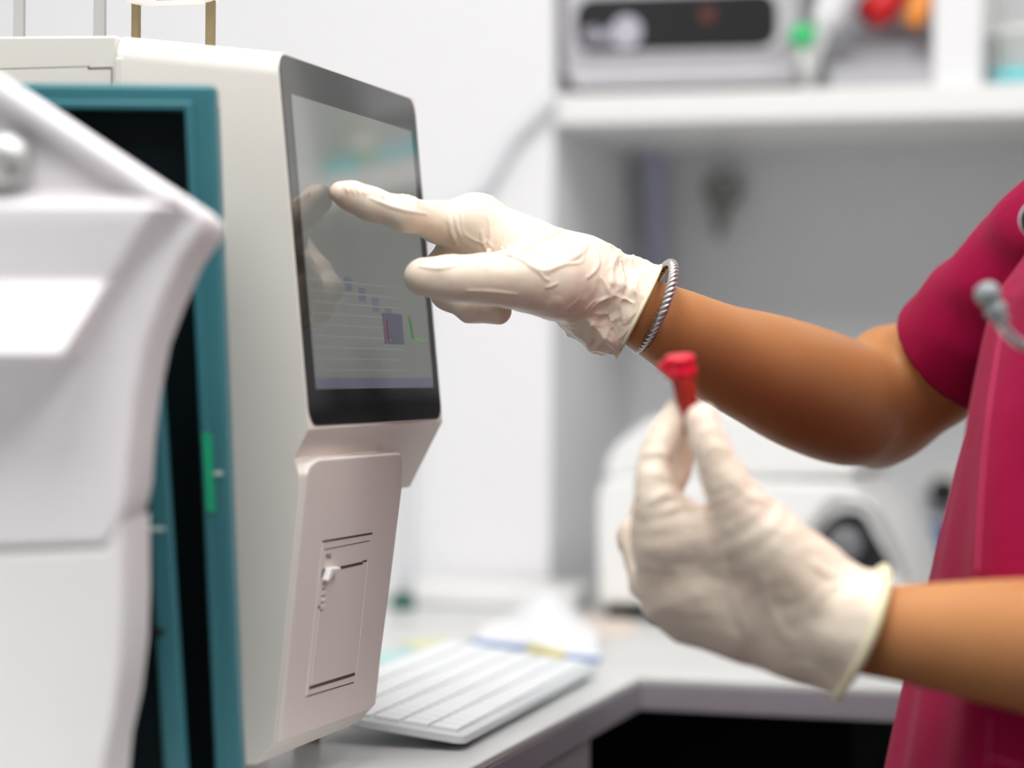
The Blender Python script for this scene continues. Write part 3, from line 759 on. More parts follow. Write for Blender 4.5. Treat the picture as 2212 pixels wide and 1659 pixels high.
obj('shank', tube([NI(1560,430,.022), NI(1556,470,.02), NI(1554,515,.02)], [.015,.008,.004], 14), 'olive', hk, True)
obj('hook', tube([NI(1566,395,.002), NI(1567,392,.040), NI(1568,384,.044)], .004, 10), 'chrome', hk, True)
kb1 = thing('wall_valve', 'round black wall valve in the niche right of the centrifuge', 'valve', NI(2035,1062,.01))
obj('dial', lathe([(.014,-.028),(.016,-.012),(.016,0)], NI(2040,1062,.003), u, 24), 'blackp', kb1, True)
obj('valve_plate', lathe([(.027,-.004),(.028,0)], NI(2040,1062,.001), u, 28), 'white', kb1, True)
kb2 = thing('wall_valve', 'round blue wall valve below the black one in the niche', 'valve', NI(2030,1175,.01))
obj('dial', lathe([(.022,-.030),(.024,-.012),(.024,0)], NI(2028,1175,.003), u, 24), 'blue', kb2, True)
obj('valve_plate', lathe([(.034,-.004),(.035,0)], NI(2028,1175,.001), u, 28), 'white', kb2, True)

# ------------------------------------------------------------------ centrifuge
c0 = RF.l(floorpt(1300,1338)); cy0 = c0[1]
ce = thing('centrifuge', 'white benchtop centrifuge with a domed lid and a dark sloping control window', 'centrifuge', RF.w(c0[0]+.13, cy0+.15, ZC))
CP = lambda px, py, du=0: hit(px, py, RF.w(0, cy0+du, 0), u)
def CL(px, py, du=0): q = RF.l(CP(px, py, du)); return q[0], q[2]
CF = lambda du: Frame(RF.w(0, cy0+du, 0), nn, zz, u)
sil = [CL(1292,1305), CL(1288,1180), CL(1288,1075), CL(1296,1045), CL(1320,1030), CL(1840,1042), CL(1858,1070), CL(1905,1120), CL(1950,1215), CL(1972,1310)]
bevel(obj('body', prism(sil, CF(.0), 0, .30), 'white', ce), .016, 6, 20)
lid = [CL(1300,1034), CL(1302,1000), CL(1330,955), CL(1400,905), CL(1500,880), CL(1640,885), CL(1760,930), CL(1835,985), CL(1846,1034)]
bevel(obj('lid', prism(lid, CF(.004), 0, .28), 'white', ce), .018, 6, 20)
zb_ = CL(1300,1318)[1]
bevel(obj('rubber_base', box(CF(.012), CL(1300,1300)[0], CL(1962,1300)[0], ZC+.0005, zb_+.004, 0, .27), 'rubber', ce), .004)
win = smooth_path([CL(1752,1200), CL(1775,1140), CL(1815,1108), CL(1862,1112), CL(1895,1165), CL(1925,1225), CL(1900,1250), CL(1780,1250)], 4, True)
cw = obj('control_window', prism([tuple(p) for p in win], CF(-.004), 0, .006), 'blackp', ce); bevel(cw, .001, 2, 20)
rimp = [CL(1730,1225), CL(1748,1150), CL(1790,1092), CL(1835,1078), CL(1885,1098), CL(1930,1180), CL(1955,1255)]
obj('window_rim', tube([CF(0).w(p[0], p[1], -.001) for p in smooth_path(rimp, 6)], .0042, 12), 'steel', ce, True)
obj('speed_knob', lathe([(.012,-.016),(.016,-.012),(.017,0)], CP(1828,1175,-.004), u, 28), mat('mid_grey_knob',(.16,.16,.17),.3), cw, True)

# ================================================================== the person
def R3(v): return np.array(v, float)
def px2(r, d): return r*d/FPX            # pixels of the photograph to metres at a distance
def pts(lst): return [(P(x, y, d), px2(r, d)) for x, y, d, r in lst]
tipd = hit(712, 408, S.o+nrm*.0006, nrm)[1]; print('fingertip depth', tipd)
# ---- joints
RW, RE, RS = P(1392,676,1.398), P(1893,880,1.575), P(2450,335,1.42)
LW, LE, LS = P(1872,1368,1.165), P(3000,1440,1.02), R3([.425,1.055,CZ+.125])
DX = Vector(RE-RW).normalized()
fwd = R3([-.988,-.155,0]); sid = R3([.155,-.988,0])            # person's front and left
TC = R3([.405,1.245,CZ])                                  # torso axis at eye height
def torso(p, off=0, prof=None):
    """rows of (height above the eye, front, back, half width)"""
    q = p-TC; x = q@fwd; y = q@sid; z = q[:,2]
    Z, Fp, Bp, Hp = np.array(prof).T
    f = np.interp(z, Z, Fp); b = np.interp(z, Z, Bp); w = np.interp(z, Z, Hp)
    a = np.where(x > 0, f, b)+off
    k = np.sqrt((x/a)**2+(y/(w+off))**2)
    return (k-1)*np.minimum(a, w)*.9
BODYP = [(-.32,.095,.11,.165),(-.22,.085,.10,.160),(-.08,.080,.09,.135),(.02,.105,.095,.145),(.08,.105,.10,.155),(.135,.075,.095,.150),(.165,.045,.065,.085),(.20,.03,.045,.05)]
NK = TC+R3([0,0,.18])+fwd*.005; HD = TC+R3([0,0,.345])+fwd*.035
HX = np.stack([fwd, sid, zz])
HIPR, HIPL = TC+R3([0,0,-.31])-sid*.085, TC+R3([0,0,-.31])+sid*.085
def leg(p, hip, s, k=.03):
    kn = hip+R3([0,0,-.40])+fwd*.015+sid*s*.01; an_ = R3([hip[0],hip[1],.085])-fwd*.02+sid*s*.015
    d = chain(p, [(hip,.082),(kn,.056)]); d = smin(d, chain(p, [(kn,.053),(kn*.6+an_*.4-fwd*.018,.055),(an_,.034)]), .02)
    return smin(d, chain(p, [(an_-R3([0,0,.035])-fwd*.02,.032),(an_-R3([0,0,.055])+fwd*.13,.022)]), .03)
fl_r = (RE-RW); 
def arm_r(p):
    d = chain(p, dense(pts([(1330,645,1.392,72),(1392,678,1.398,78),(1470,718,1.415,92),(1560,765,1.445,108),(1650,800,1.475,124),(1740,838,1.51,136),(1830,872,1.545,134),(1893,880,1.575,118)])), 0)
    d2 = chain(p, dense(pts([(1905,878,1.575,112),(1965,840,1.565,116),(2055,768,1.545,126),(2230,585,1.48,118)])+[(RS-zz*.006,.040)]), 0)
    d = smin(d, d2, .016)
    d = smin(d, sph(p, P(1893,966,1.585), px2(36,1.585)), .012)
    d = smin(d, sph(p, P(1912,780,1.572), px2(74,1.572)), .014)
    return d
def arm_l(p):
    d = chain(p, dense(pts([(1790,1350,1.168,92),(1872,1362,1.160,96),(2000,1372,1.148,112),(2200,1392,1.128,143),(2420,1412,1.10,165),(2700,1430,1.06,180),(3000,1440,1.02,172)])), 0)
    return smin(d, chain(p, [(LE,.036),(LE*.5+LS*.5,.042),(LS,.047)]), .016)
def head(p):
    q = (p-HD)@HX.T
    d = ell(q, (-.012,0,.045), (.092,.074,.090))
    d = smin(d, ell(q, (.030,0,-.018), (.058,.056,.078)), .03)          # face
    d = smin(d, ell(q, (.052,0,-.078), (.026,.026,.024)), .025)          # chin
    d = smin(d, cone(q, R3([.088,0,.022]), R3([.104,0,-.012]), .006,.010), .010)   # nose
    d = smin(d, cone(q, R3([.094,-.010,-.017]), R3([.094,.010,-.017]), .007,.007), .008)
    for s in (-1,1):
        d = smin(d, ell(q, (.058,s*.036,-.012), (.022,.022,.022)), .015)     # cheek
        d = smin(d, cone(q, R3([.082,s*.012,.034]), R3([.074,s*.042,.036]), .007,.005), .012)  # brow
        d = smax(d, -sph(q, R3([.092,s*.030,.018]), .014), .010)            # eye socket
        d = smin(d, ell(q, (-.008,s*.074,.005), (.018,.008,.030)), .006)     # ear
        d = smax(d, -ell(q, (-.002,s*.084,.006), (.009,.006,.016)), .004)
    d = smax(d, -cone(q, R3([.092,-.018,-.045]), R3([.092,.018,-.045]), .002,.002), .004)    # mouth line
    d = smin(d, cone(q, R3([.083,-.014,-.039]), R3([.083,.014,-.039]), .006,.006), .006)
    d = smin(d, cone(q, R3([.081,-.012,-.051]), R3([.081,.012,-.051]), .006,.006), .006)
    return d
def body(p):
    d = smax(smax(torso(p, 0, BODYP), -(p[:,2]-(CZ-.36)), .03), p[:,2]-(CZ+.19), .02)
    d = smin(d, cone(p, TC+zz*.14-fwd*.01, HD-zz*.03-fwd*.02, .055,.050), .03)
    d = smin(d, head(p), .02)
    d = smin(d, smin(leg(p, HIPR, -1), leg(p, HIPL, 1), .01), .05)
    d = smin(d, cone(p, TC+zz*.11-sid*.09, RS-zz*.006, .046,.040), .03)
    d = smin(d, cone(p, TC+zz*.12+sid*.09, LS, .05,.048), .03)
    d = smin(d, arm_r(p), .015)
    return smin(d, arm_l(p), .015)
lo = [min(RW[0],LW[0])-.06, .92, 0]; hi = [.66, 1.72, CZ+.47]
bme = sdf_mesh('person', body, lo, hi, .0042)
person = obj('person', bme, 'skin')
tag(person, 'person in crimson scrubs pressing the touch screen and holding up a small red tube', 'person')
# face details and hair
HW = lambda x, y, z: HD+fwd*x+sid*y+zz*z
for s in (-1,1):
    e = obj('eye', lathe([(.0115*math.sin(t), .0115*math.cos(t)) for t in np.linspace(.01,3.13,14)], HW(.077,s*.030,.018), fwd, 24), 'eye', person, True)
    obj('iris', lathe([(.0052,.0),(.004,.0012),(.001,.0016)], HW(.0882,s*.030,.018), fwd, 20), 'iris', e, True)
def hairf(p):
    q = (p-HD)@HX.T
    d = ell(q, (-.018,0,.050), (.098,.082,.097))
    d = smin(d, ell(q, (-.075,0,-.005), (.040,.062,.075)), .02)
    d = smin(d, ell(q, (-.115,0,.06), (.038,.038,.042)), .015)           # bun
    d = smax(d, -(((q-R3([.115,0,-.045]))**2/R3([.085,.072,.125])**2).sum(1)**.5-1)*.07, .008)
    d = smax(d, q@R3([.55,0,-.83])-.062, .01)
    return d+.0012*np.sin(q[:,1]*500+q[:,2]*60)
obj('hair', sdf_mesh('hair', hairf, HD-.2, HD+.2, .0045), 'hair', person)

# ---- scrub top
SHP = [(-.36,.235,.15,.215),(-.24,.213,.14,.205),(-.12,.188,.125,.185),(-.02,.168,.115,.172),(.04,.152,.115,.170),(.09,.118,.112,.165),(.13,.085,.105,.155),(.165,.05,.075,.09),(.20,.03,.05,.05)]
def folds(p):
    q = p-TC; x = q@fwd; y = q@sid; z = q[:,2]; a = np.arctan2(y, x)
    fade = np.clip((.10-z)/.25, 0, 1)
    w = .0036*fade*np.sin(a*7+2.0*np.sin(z*9)+1.2)+.0022*fade*np.sin(a*17+z*20)
    w += .0016*np.sin(z*55+a*9+3*np.sin(x*30))*np.clip(1-fade, .25, 1)
    return w
SO, SOD = P(2056,772,1.545), (RS-RE)/np.linalg.norm(RS-RE)           # sleeve opening
LO, LOD = LS*.60+LE*.40, (LS-LE)/np.linalg.norm(LS-LE)
def shirt(p):
    d = torso(p, 0, SHP)
    d = smax(smax(d, -(p[:,2]-(CZ-.36)), .006), p[:,2]-(CZ+.19), .01)
    yoke = smin(cone(p, TC+zz*.108-sid*.08, RS-zz*.008, .052,.045), cone(p, TC+zz*.115+sid*.08, LS, .058,.056), .01)
    d = smin(d, yoke, .03)
    sr = cone(p, SO, RS-zz*.008, .0445,.044); sr = smax(sr, -((p-SO)@SOD), .003)
    sr = smax(sr, -smax(cone(p, SO-SOD*.06, SO+SOD*.035, .0392,.0392), (p-SO)@SOD-.006, .003), .001)
    q = p-SO; ax = q@SOD
    sr = sr-.0012*np.sin(ax*60+q[:,2]*80+1.0)*np.clip(ax/.03-.3,0,1)-.0010*np.sin(ax*190-q[:,0]*120)*np.clip(ax/.03-.3,0,1)
    d = smin(d, sr, .016)
    sl_ = cone(p, LO, LS, .060,.058); sl_ = smax(sl_, -((p-LO)@LOD), .003)
    sl_ = smax(sl_, -smax(cone(p, LO-LOD*.06, LO+LOD*.03, .055,.055), (p-LO)@LOD-.02, .004), .001)
    d = smin(d, sl_, .016)
    # neck opening
    d = smax(d, -cone(p, TC+zz*.24, TC+zz*.135+fwd*.045, .060,.040), .004)
    return d-folds(p)*np.clip((np.linalg.norm(p-SO,axis=1)-.10)/.06,0,1)*.9
top_ = obj('scrub_top', sdf_mesh('scrub_top', shirt, [.13, .93, CZ-.38], [.66,1.66,CZ+.22], .0030), 'scrub', person)
def trousers(p):
    d = smin(chain(p, [(HIPR,.10),(HIPR-zz*.40+fwd*.01,.088),(R3([HIPR[0],HIPR[1],.10]),.068)]), chain(p, [(HIPL,.10),(HIPL-zz*.40+fwd*.01,.088),(R3([HIPL[0],HIPL[1],.10]),.068)]), .03)
    d = smin(d, ell(p, TC-zz*.30, (.135,.17,.12)), .04)
    d = smax(d, -(p[:,2]-.05), .004)
    return smax(d, p[:,2]-(CZ-.25), .004)-.002*np.sin(p[:,2]*40+p[:,0]*50)
obj('scrub_trousers', sdf_mesh('scrub_trousers', trousers, [.15,.98,.03], [.66,1.56,CZ-.2], .007), 'scrub', person)
for hip, s in ((HIPR,-1),(HIPL,1)):
    a_ = R3([hip[0],hip[1],0])-fwd*.02+sid*s*.015
    def shoef(p, a_=a_):
        d = smin(chain(p, [(a_+zz*.045-fwd*.03,.040),(a_+zz*.036+fwd*.13,.034)], 0, (zz,1.05)), cone(p, a_+zz*.05, a_+zz*.085-fwd*.005, .042,.045), .03)
        return smax(d, -(p[:,2]-.001), .003)
    obj('shoe', sdf_mesh('shoe', shoef, a_-R3([.22,.14,.01]), a_+R3([.16,.14,.15]), .005), 'shoe', person)
# stitched seam down the front of the top, traced on its surface
def surf_line(f, px_list, n=6, **k):
    out = []
    for x, y in smooth_path([R3(p) for p in px_list], n):
        q = march(f, x, y, **k)
        if q is not None and (not out or np.linalg.norm(q-out[-1]) < .05): out.append(q)
    return out
for nm, lst in (('seam', [(2168,690),(2150,800),(2136,900),(2126,1000),(2118,1120),(2112,1240)]),):
    L = surf_line(shirt, lst)
    if len(L) > 3: obj(nm, tube(L, .0011, 8), 'stitch', top_, True)
L = surf_line(shirt, [(2140,1550),(2137,1600),(2134,1655)]); L2 = surf_line(shirt, [(2136,1632),(2170,1645),(2210,1655)])
for l_ in (L, L2):
    if len(l_) > 3: obj('pocket_edge', tube(l_, .0008, 8), 'stitch', top_, True)

# ---- right glove: pointing
RH = {}
def hand_r(p):
    idx = chain(p, [(hit(734,416,S.o+nrm*.0068,nrm), .0060)]+pts([(760,424,tipd+.002,29),(800,441,tipd+.005,33),(875,462,tipd+.008,36),(950,480,1.382,43),(1035,492,1.386,60)]), .006)
    mid = chain(p, pts([(1040,500,1.405,62),(990,545,1.398,46),(952,585,1.392,38),(968,632,1.388,36),(1020,662,1.380,34),(1076,673,1.376,29)]), .004)
    rng_ = chain(p, pts([(1065,500,1.423,58),(1000,560,1.420,42),(968,600,1.418,36),(985,640,1.412,34),(1050,650,1.405,30)]), .004)
    pky = chain(p, pts([(1095,515,1.440,50),(1040,570,1.438,38),(1010,600,1.435,32),(1040,630,1.428,30),(1090,635,1.42,26)]), .004)
    palm = chain(p, pts([(1035,490,1.386,66),(1130,560,1.388,82),(1240,600,1.392,86),(1340,648,1.396,84)]), .012)
    palm2 = chain(p, pts([(1060,505,1.420,56),(1170,570,1.420,66),(1290,620,1.412,70)]), .012)
    th = chain(p, pts([(914,598,1.342,41),(975,602,1.343,43),(1050,603,1.347,48),(1120,603,1.354,58),(1195,606,1.366,76),(1270,625,1.384,84)]), .010)
    knuck = sph(p, P(1020,478,1.387), px2(52,1.387))
    d = smin(palm, palm2, .012); d = smin(d, knuck, .01)
    d = smin(d, idx, .006); d = smin(d, th, .008)
    f = smin(smin(mid, rng_, .0015), pky, .0015)
    return smin(d, f, .003)
CO, CA = P(1384,671,1.398), (P(1384,671,1.398)-P(1290,622,1.394)); CA /= np.linalg.norm(CA)     # cuff end and axis
CAt = CA*.93+zz*-.0; CAn = (P(1435,640,1.385)-P(1340,600,1.385)); 
n_open = P(1470,640,1.40)-P(1384,671,1.400); 
e_top, e_bot = P(1431,570,1.398), P(1328,778,1.392)
ed = (e_bot-e_top)/np.linalg.norm(e_bot-e_top); CN = np.cross(ed, R3([0,1,0])); CN /= np.linalg.norm(CN); CN = CN if CN@CA > 0 else -CN
CC = (e_top+e_bot)/2
def cuff_raw(p):
    return chain(p, dense(pts([(1262,612,1.392,84),(1310,640,1.394,92),(1345,660,1.396,102),(1382,676,1.397,110),(1450,712,1.40,116)])))
def glove_r(p):
    d = smin(hand_r(p), cuff_raw(p), .010)
    d = smin(d, sph(p, P(1296,702,1.388), px2(40,1.388)), .018)
    d = smax(d, (p-CC)@CN, .0012)
    cav = cuff_raw(p)+.0018
    cav = smax(cav, -((p-P(1350,655,1.395))@CA), .004)
    return smax(d, -cav, .0006)
def latex_lines(p, m, k=62.0):
    q = Vector(p); a = mnoise.noise(q*k); b = mnoise.noise(q*k*.5+Vector((7,3,1))); c = mnoise.noise(q*24+Vector((2,9,4)))
    o = max(0, .10-abs(a))/.10*max(0, c+.12)*.0016+max(0, .07-abs(b))/.07*max(0, .15-c)*.0016
    return o*m
def wrinkle_r(v, n):
    """cuff creases, knuckle folds and fingertip gathers pressed into the latex"""
    out = v.copy()
    for i in range(len(v)):
        p = v[i]; a = float((p-P(1240,600,1.39))@CA)
        w = min(1, max(0, a/.02))
        rad = (p-CC)-CA*float((p-CC)@CA); sg_ = 1.0 if float(n[i]@rad) > 0 else -1.0; e_ = float((CC-p)@CN); w *= min(1, max(.25, e_/.006))
        if w > 0:
            q = Vector((p[0]*1.0, p[1]*1.0, p[2]*1.0))
            r = abs(mnoise.noise(q*60+Vector((0,0,3))))+.5*abs(mnoise.noise(q*130))
            s = mnoise.noise(q*34+Vector((5,1,2)))
            q3 = Vector((float((p-CC)@CA)*1.0, p[0]*.3+p[2], p[1]))
            r2 = abs(mnoise.noise(Vector((q3[0]*120, q3[1]*45, q3[2]*45))))
            out[i] = out[i]+n[i]*(sg_*w*(.0030*(.26-r)+.0032*(.2-r2)+.0022*s)+latex_lines(p, .8))
        else: out[i] = out[i]+n[i]*(.0003*mnoise.noise(Vector(p)*120)+latex_lines(p, float(np.clip((p[0]-P(900,500,1.38)[0])/.05, .15, 1))))
    return out
folds_r = [  # pixel polylines, radius
    ([(962,445),(968,470),(975,500),(988,530)], .0011), ([(1054,462),(1060,500),(1058,528),(1052,552)], .0009),
    ([(1040,500),(1046,530),(1062,552)], .0009), ([(1078,468),(1078,500),(1070,540)], .0006), ([(1092,470),(1092,500),(1080,545)], .0006), ([(1104,474),(1106,505),(1092,540)], .0006), ([(1118,482),(1122,508),(1104,538)], .0006), ([(1066,462),(1069,500),(1062,540)], .0005),
    ([(1216,496),(1190,506),(1160,522),(1130,540),(1100,550)], .0027), ([(1270,528),(1256,545),(1236,558),(1215,566)], .0014), ([(1290,545),(1292,575),(1270,600)], .0010),
    ([(980,448),(985,480),(995,510)], .0006), ([(800,428),(840,444),(880,455),(920,462)], .0008),
    ([(1010,628),(1060,630),(1115,636)], .0006), ([(905,575),(950,580),(985,572)], .0006), ([(1165,590),(1176,600),(1185,606)], .0004), ([(1180,622),(1192,618),(1205,612)], .0004),
    ([(1345,560),(1352,600),(1340,650),(1345,700)], .0010), ([(1395,580),(1372,620),(1380,660),(1350,700)], .0010), ([(1410,610),(1400,650),(1375,680),(1388,705)], .0010), ([(1300,600),(1320,640),(1315,680),(1330,720)], .0010),
    ([(1290,655),(1330,640),(1368,655)], .0008), ([(1340,730),(1370,700),(1400,672)], .0009), ([(1270,690),(1300,720),(1325,750)], .0009), ([(1375,735),(1392,705),(1420,670)], .0009)]
tubes_ = []
for lst, r in folds_r:
    L = surf_line(hand_r if lst[0][0] < 1230 else glove_r, lst, 4, d0=1.25, d1=1.6)
    if len(L) > 2: tubes_.append(crease(hand_r if lst[0][0] < 1230 else glove_r, L, r*1.15))
# gathers along the top of the pointing finger
for k in range(17):
    x = 745+k*12.5; y0_ = 399+(x-745)*.145
    L = surf_line(hand_r, [(x, y0_+2), (x+3, y0_+9), (x+7, y0_+16)], 2, d0=1.25, d1=1.6)
    if len(L) > 2: tubes_.append(crease(hand_r, L, .0007 if k % 3 else .0011))
def glove_rf(p):
    d = glove_r(p)
    near = np.abs(d) < .006
    if near.any():
        q = p[near]; e = d[near]
        for L, r in tubes_:
            lo_, hi_ = L.min(0)-.006, L.max(0)+.006
            m = ((q > lo_) & (q < hi_)).all(1)
            if m.any():
                t = chain(q[m], list(zip(L, r))); e[m] = smin(e[m], t, .0013)
        d[near] = e
    return d
gl = sdf_mesh('glove', glove_rf, [-.115,1.31,CZ-.005], [.105,1.475,CZ+.115], .00085, post=wrinkle_r)
glove1 = obj('glove', gl, 'glove', person); glove1['label'] = 'cream latex glove on the pointing hand'
# rolled rim of the cuff, following the opening
def ring_on(f, c, nrm_, R0=.06, n=64):
    a = np.cross(nrm_, R3([0,0,1.])); a /= np.linalg.norm(a); b = np.cross(nrm_, a); out = []
    for k in range(n):
        t = 2*math.pi*k/n; d = a*math.cos(t)+b*math.sin(t); r = np.linspace(.002, R0, 240)
        val = f(c+d*r[:,None]); j = np.argmax(val > 0); out.append(c+d*r[j])
    return out
rp_ = ring_on(cuff_raw, CC, CN)
rp_ = [p-CN*.0004 for p in rp_]
obj('rolled_rim', tube(rp_, .0012, 8, True), 'gloverim', glove1, True)

# ---- left glove: holding the tube
HV = (R3([0,1,0]), 1.45)
def hand_l(p):
    idx = chain(p, dense(pts([(1459,884,1.182,22),(1436,940,1.178,33),(1415,1000,1.174,37),(1418,1075,1.170,50),(1440,1160,1.172,68)]),3))
    th = chain(p, dense(pts([(1514,907,1.158,34),(1532,960,1.155,42),(1558,1020,1.154,49),(1594,1092,1.156,64),(1660,1180,1.160,88),(1740,1260,1.165,98)]),3))
    mid = chain(p, dense(pts([(1480,908,1.196,20),(1476,960,1.204,25),(1466,1012,1.210,29),(1432,1090,1.212,38),(1440,1220,1.20,60)]),3))
    rn = chain(p, pts([(1470,1110,1.235,28),(1400,1095,1.232,32),(1372,1160,1.222,36),(1420,1250,1.205,64)]), .004)
    pk_ = chain(p, pts([(1465,1200,1.240,26),(1400,1185,1.238,28),(1390,1215,1.228,32),(1440,1300,1.205,56)]), .004)
    palm = chain(p, pts([(1444,1165,1.178,74),(1500,1240,1.180,100),(1620,1290,1.178,112),(1750,1330,1.172,106),(1850,1358,1.166,102)]), .012, HV)
    palm2 = chain(p, pts([(1440,1260,1.192,62),(1500,1320,1.190,58),(1620,1345,1.184,62),(1740,1380,1.176,70),(1850,1385,1.17,70)]), .012, HV)
    web = chain(p, pts([(1490,1150,1.172,44),(1570,1160,1.167,56)]))
    d = smin(palm, palm2, .018); d = smin(d, th, .018); d = smin(d, web, .012); d = smin(d, idx, .012)
    f = smin(mid, smin(rn, pk_, .002), .002)
    return smin(d, f, .004)
l_top, l_bot = P(1916,1230,1.155), P(1812,1503,1.158)
le = (l_bot-l_top)/np.linalg.norm(l_bot-l_top); LN = np.cross(le, R3([0,1,0])); LN /= np.linalg.norm(LN); LN = LN if LN[0] > 0 else -LN
LC = (l_top+l_bot)/2; LA = (P(1990,1372,1.155)-P(1800,1350,1.166)); LA /= np.linalg.norm(LA)
def cuffl_raw(p):
    return smin(chain(p, pts([(1730,1390,1.172,52),(1826,1468,1.160,36),(1880,1500,1.155,36)])), cuffl_in(p), .010)
def cuffl_in(p):
    return chain(p, dense(pts([(1780,1335,1.172,106),(1830,1352,1.166,116),(1880,1362,1.160,132),(1960,1380,1.155,150)])))
def glove_l(p):
    d = smin(hand_l(p), cuffl_raw(p), .010)
    d = smax(d, (p-LC)@LN, .0012)
    cav = smax(cuffl_raw(p)+.0022, -((p-P(1840,1352,1.165))@LA), .004)
    return smax(d, -cav, .0006)
folds_l = [([(1520,1140),(1530,1200),(1545,1240)], .0009), ([(1565,1180),(1580,1260),(1600,1330),(1625,1385)], .0011), ([(1655,1250),(1670,1320),(1700,1380),(1740,1430)], .0011),
    ([(1385,985),(1420,975),(1450,985)], .0006), ([(1375,1030),(1410,1020),(1450,1035)], .0006), ([(1400,1085),(1440,1070),(1480,1080)], .0006), ([(1430,1110),(1460,1095),(1500,1095)], .0006),
    ([(1510,935),(1540,925),(1560,940)], .0005), ([(1525,975),(1550,960),(1575,975)], .0006), ([(1635,1085),(1655,1075),(1668,1090)], .0007), ([(1750,1210),(1790,1240),(1850,1250)], .0008)]
tubes_l = []
for lst, r in folds_l:
    L = surf_line(hand_l, lst, 4, d0=1.0, d1=1.4)
    if len(L) > 2: tubes_l.append(crease(hand_l, L, r*1.9))
def glove_lf(p):
    d = glove_l(p)
    near = np.abs(d) < .006
    if near.any():
        q = p[near]; e = d[near]
        for L, r in tubes_l:
            m = ((q > L.min(0)-.006) & (q < L.max(0)+.006)).all(1)
            if m.any(): e[m] = smin(e[m], chain(q[m], list(zip(L, r))), .0016)
        d[near] = e
    return d
def wr_l(v, n):
    out = v.copy()
    for i in range(len(v)):
        q = Vector(v[i]); w = min(1, max(0, float((v[i]-P(1700,1300,1.17))@LA)/.03))
        out[i] = out[i]+n[i]*((.0005+.0012*w)*mnoise.noise(q*55)+.0004*mnoise.noise(q*150)+latex_lines(v[i], .7, 50))
    return out
g2 = sdf_mesh('glove', glove_lf, [.045,1.10,CZ-.17], [.195,1.27,CZ-.0], .0012, post=wr_l)
glove2 = obj('glove', g2, 'glove', person); glove2['label'] = 'cream latex glove on the hand holding the tube'
rl = ring_on(cuffl_raw, LC, LN)
obj('rolled_rim', tube([p-LN*.0006 for p in rl], .0024, 10, True), 'gloverim', glove2, True)

# ---- bracelet: a twisted silver rope around the wrist
bc = P(1413,662,1.400); bM = P(1381,751,1.402)-bc; bm_n = np.linalg.norm(bM)
bD = R3([.0050,-.033,.0015])
ring_ = [bc+bM*1.03*math.cos(t)+bD*math.sin(t) for t in np.linspace(0, 2*math.pi, 260, endpoint=False)]
br = thing('bracelet', 'braided silver bracelet hanging on the wrist behind the pointing glove', 'bracelet', bc)
def strand(ph, r0, r):
    out = []; n = len(ring_)
    for i in range(n):
        p = ring_[i]; t = ring_[(i+1) % n]-ring_[i-1]; t /= np.linalg.norm(t); a = p-bc; a = a-t*(a@t); a /= np.linalg.norm(a); b = np.cross(t, a)
        an_ = i*2*math.pi*17/n+ph; out.append(p+(a*math.cos(an_)+b*math.sin(an_))*r0)
    return out
for k in range(3): obj('strand', tube(strand(k*2.094, .0015, .0), .00150, 8, True), 'bracelet', br, True)

# ---- the red sample tube
tt = thing('sample_tube', 'small red capped sample tube held between gloved thumb and finger', 'tube', P(1480,860,1.178))
ax0, ax1 = P(1470,797,1.176), P(1492,905,1.181); ax_ = (ax1-ax0)/np.linalg.norm(ax1-ax0)
capd = (P(1468,790,1.176)-P(1492,905,1.181)); capd /= np.linalg.norm(capd)
obj('tube_body', lathe([(.0050,0),(.0056,.002),(.0053,.022),(.0048,.030),(.0030,.036),(.0012,.0385)], ax0+ax_*.001, ax_, 28), 'redtube', tt, True)
obj('sample', lathe([(.0043,.009),(.0043,.022),(.0040,.029),(.0022,.035)], ax0+ax_*.001, ax_, 24), 'blood', tt, True)
ca = ax_; 
cp_ = obj('cap', lathe([(.0072,.0035),(.0079,.0030),(.0080,.0000),(.0074,-.0008),(.0070,-.0030),(.0074,-.0036),(.0074,-.0058),(.0066,-.0066)], ax0, ax_+R3([-.12,0,0]), 32), 'redcap', tt, True)
bevel(obj('cap_tab', box(Frame(ax0-ax_*.001, R3([1,0,0]), R3([0,1,0]), zz), -.0105, -.006, -.003, .003, -.0022, .0022), 'redcap', tt), .0008, 2)

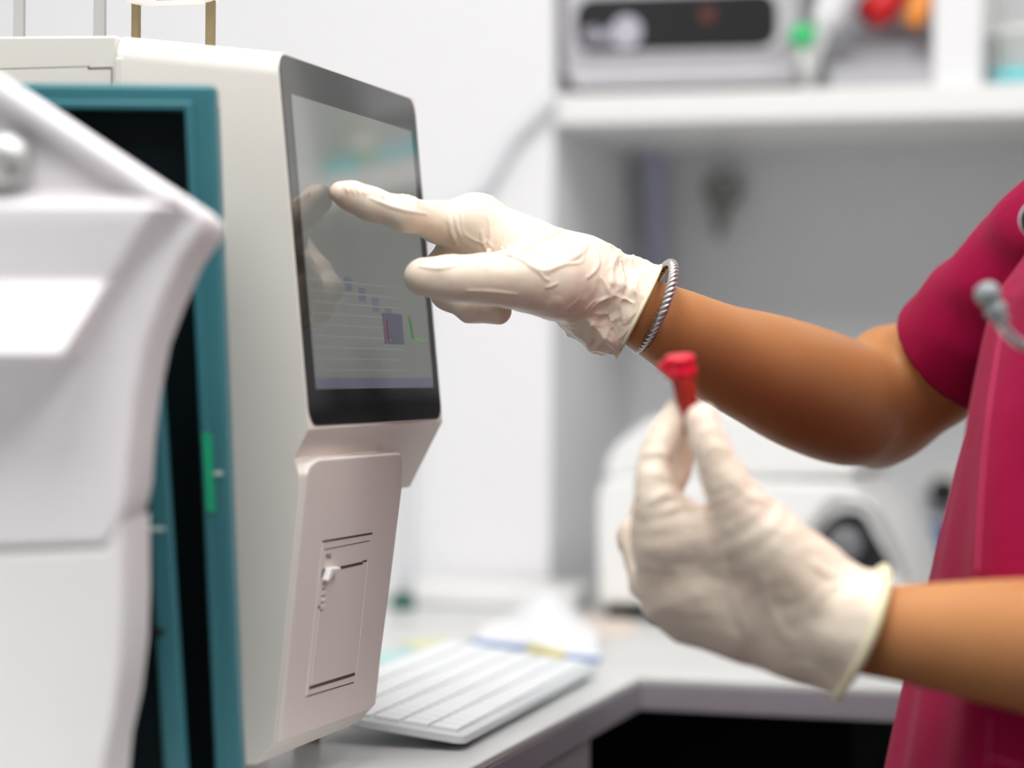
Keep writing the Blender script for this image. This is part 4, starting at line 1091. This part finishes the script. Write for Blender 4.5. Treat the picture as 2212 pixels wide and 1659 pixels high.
# ---- stethoscope round the neck
sg = thing('stethoscope', 'stethoscope with grey ear tips and bright metal tubes hanging over the crimson top', 'stethoscope', P(2230,760,1.10))
def eartube(a, dpt, nm='metal_tube'):
    pth = [P(x, y, d) for x, y, d in a]
    obj(nm, tube(smooth_path(pth, 8), .0030, 14), 'chrome', sg, True)
d_e = 1.13
eartube([(2152,672,d_e),(2166,700,d_e),(2188,728,d_e),(2225,752,d_e),(2290,768,d_e),(2370,730,d_e),(2420,600,d_e-.01),(2440,420,d_e-.02)], 0)
eartube([(2330,640,d_e-.05),(2340,665,d_e-.05),(2365,690,d_e-.05),(2400,700,d_e-.05),(2450,670,d_e-.05),(2480,560,d_e-.04),(2450,400,d_e-.02)], 0)
def eartip(a, b, d):
    A, B_ = P(*a, d), P(*b, d); axd = (B_-A)/np.linalg.norm(B_-A)
    obj('ear_tip', lathe([(.0012,-.0058),(.0042,-.0048),(.0060,-.0020),(.0062,.0005),(.0052,.0035),(.0040,.0052),(.0052,.0066),(.0056,.0085),(.0048,.0105),(.0040,.0120),(.0043,.0132),(.0038,.0150),(.0020,.0155)], A, axd, 28), 'tip', sg, True)
eartip((2134,636),(2158,684), d_e); eartip((2318,604),(2334,652), d_e-.05)
nk = [P(2445,410,d_e-.02), TC+zz*.20+sid*.085+fwd*.02, TC+zz*.235+sid*.06-fwd*.05, TC+zz*.235-sid*.0-fwd*.075, TC+zz*.225-sid*.07-fwd*.03, TC+zz*.17-sid*.085+fwd*.06, P(2330,400,1.27), P(2262,430,1.262), P(2240,462,1.262)]
obj('rubber_tubing', tube(smooth_path(nk, 10), .0055, 14), 'tubing', sg, True)
ch = P(2247,474,1.262)
cn_ = R3([-.35,-.93,.05])
obj('chest_piece', lathe([(.008,.005),(.0105,.003),(.0112,.0),(.0105,-.0012)], ch, -cn_, 36), 'chrome', sg, True)
obj('diaphragm', lathe([(.0100,-.0013),(.0100,-.0022),(.009,-.0026)], ch, -cn_, 36), 'blackp', sg, True)
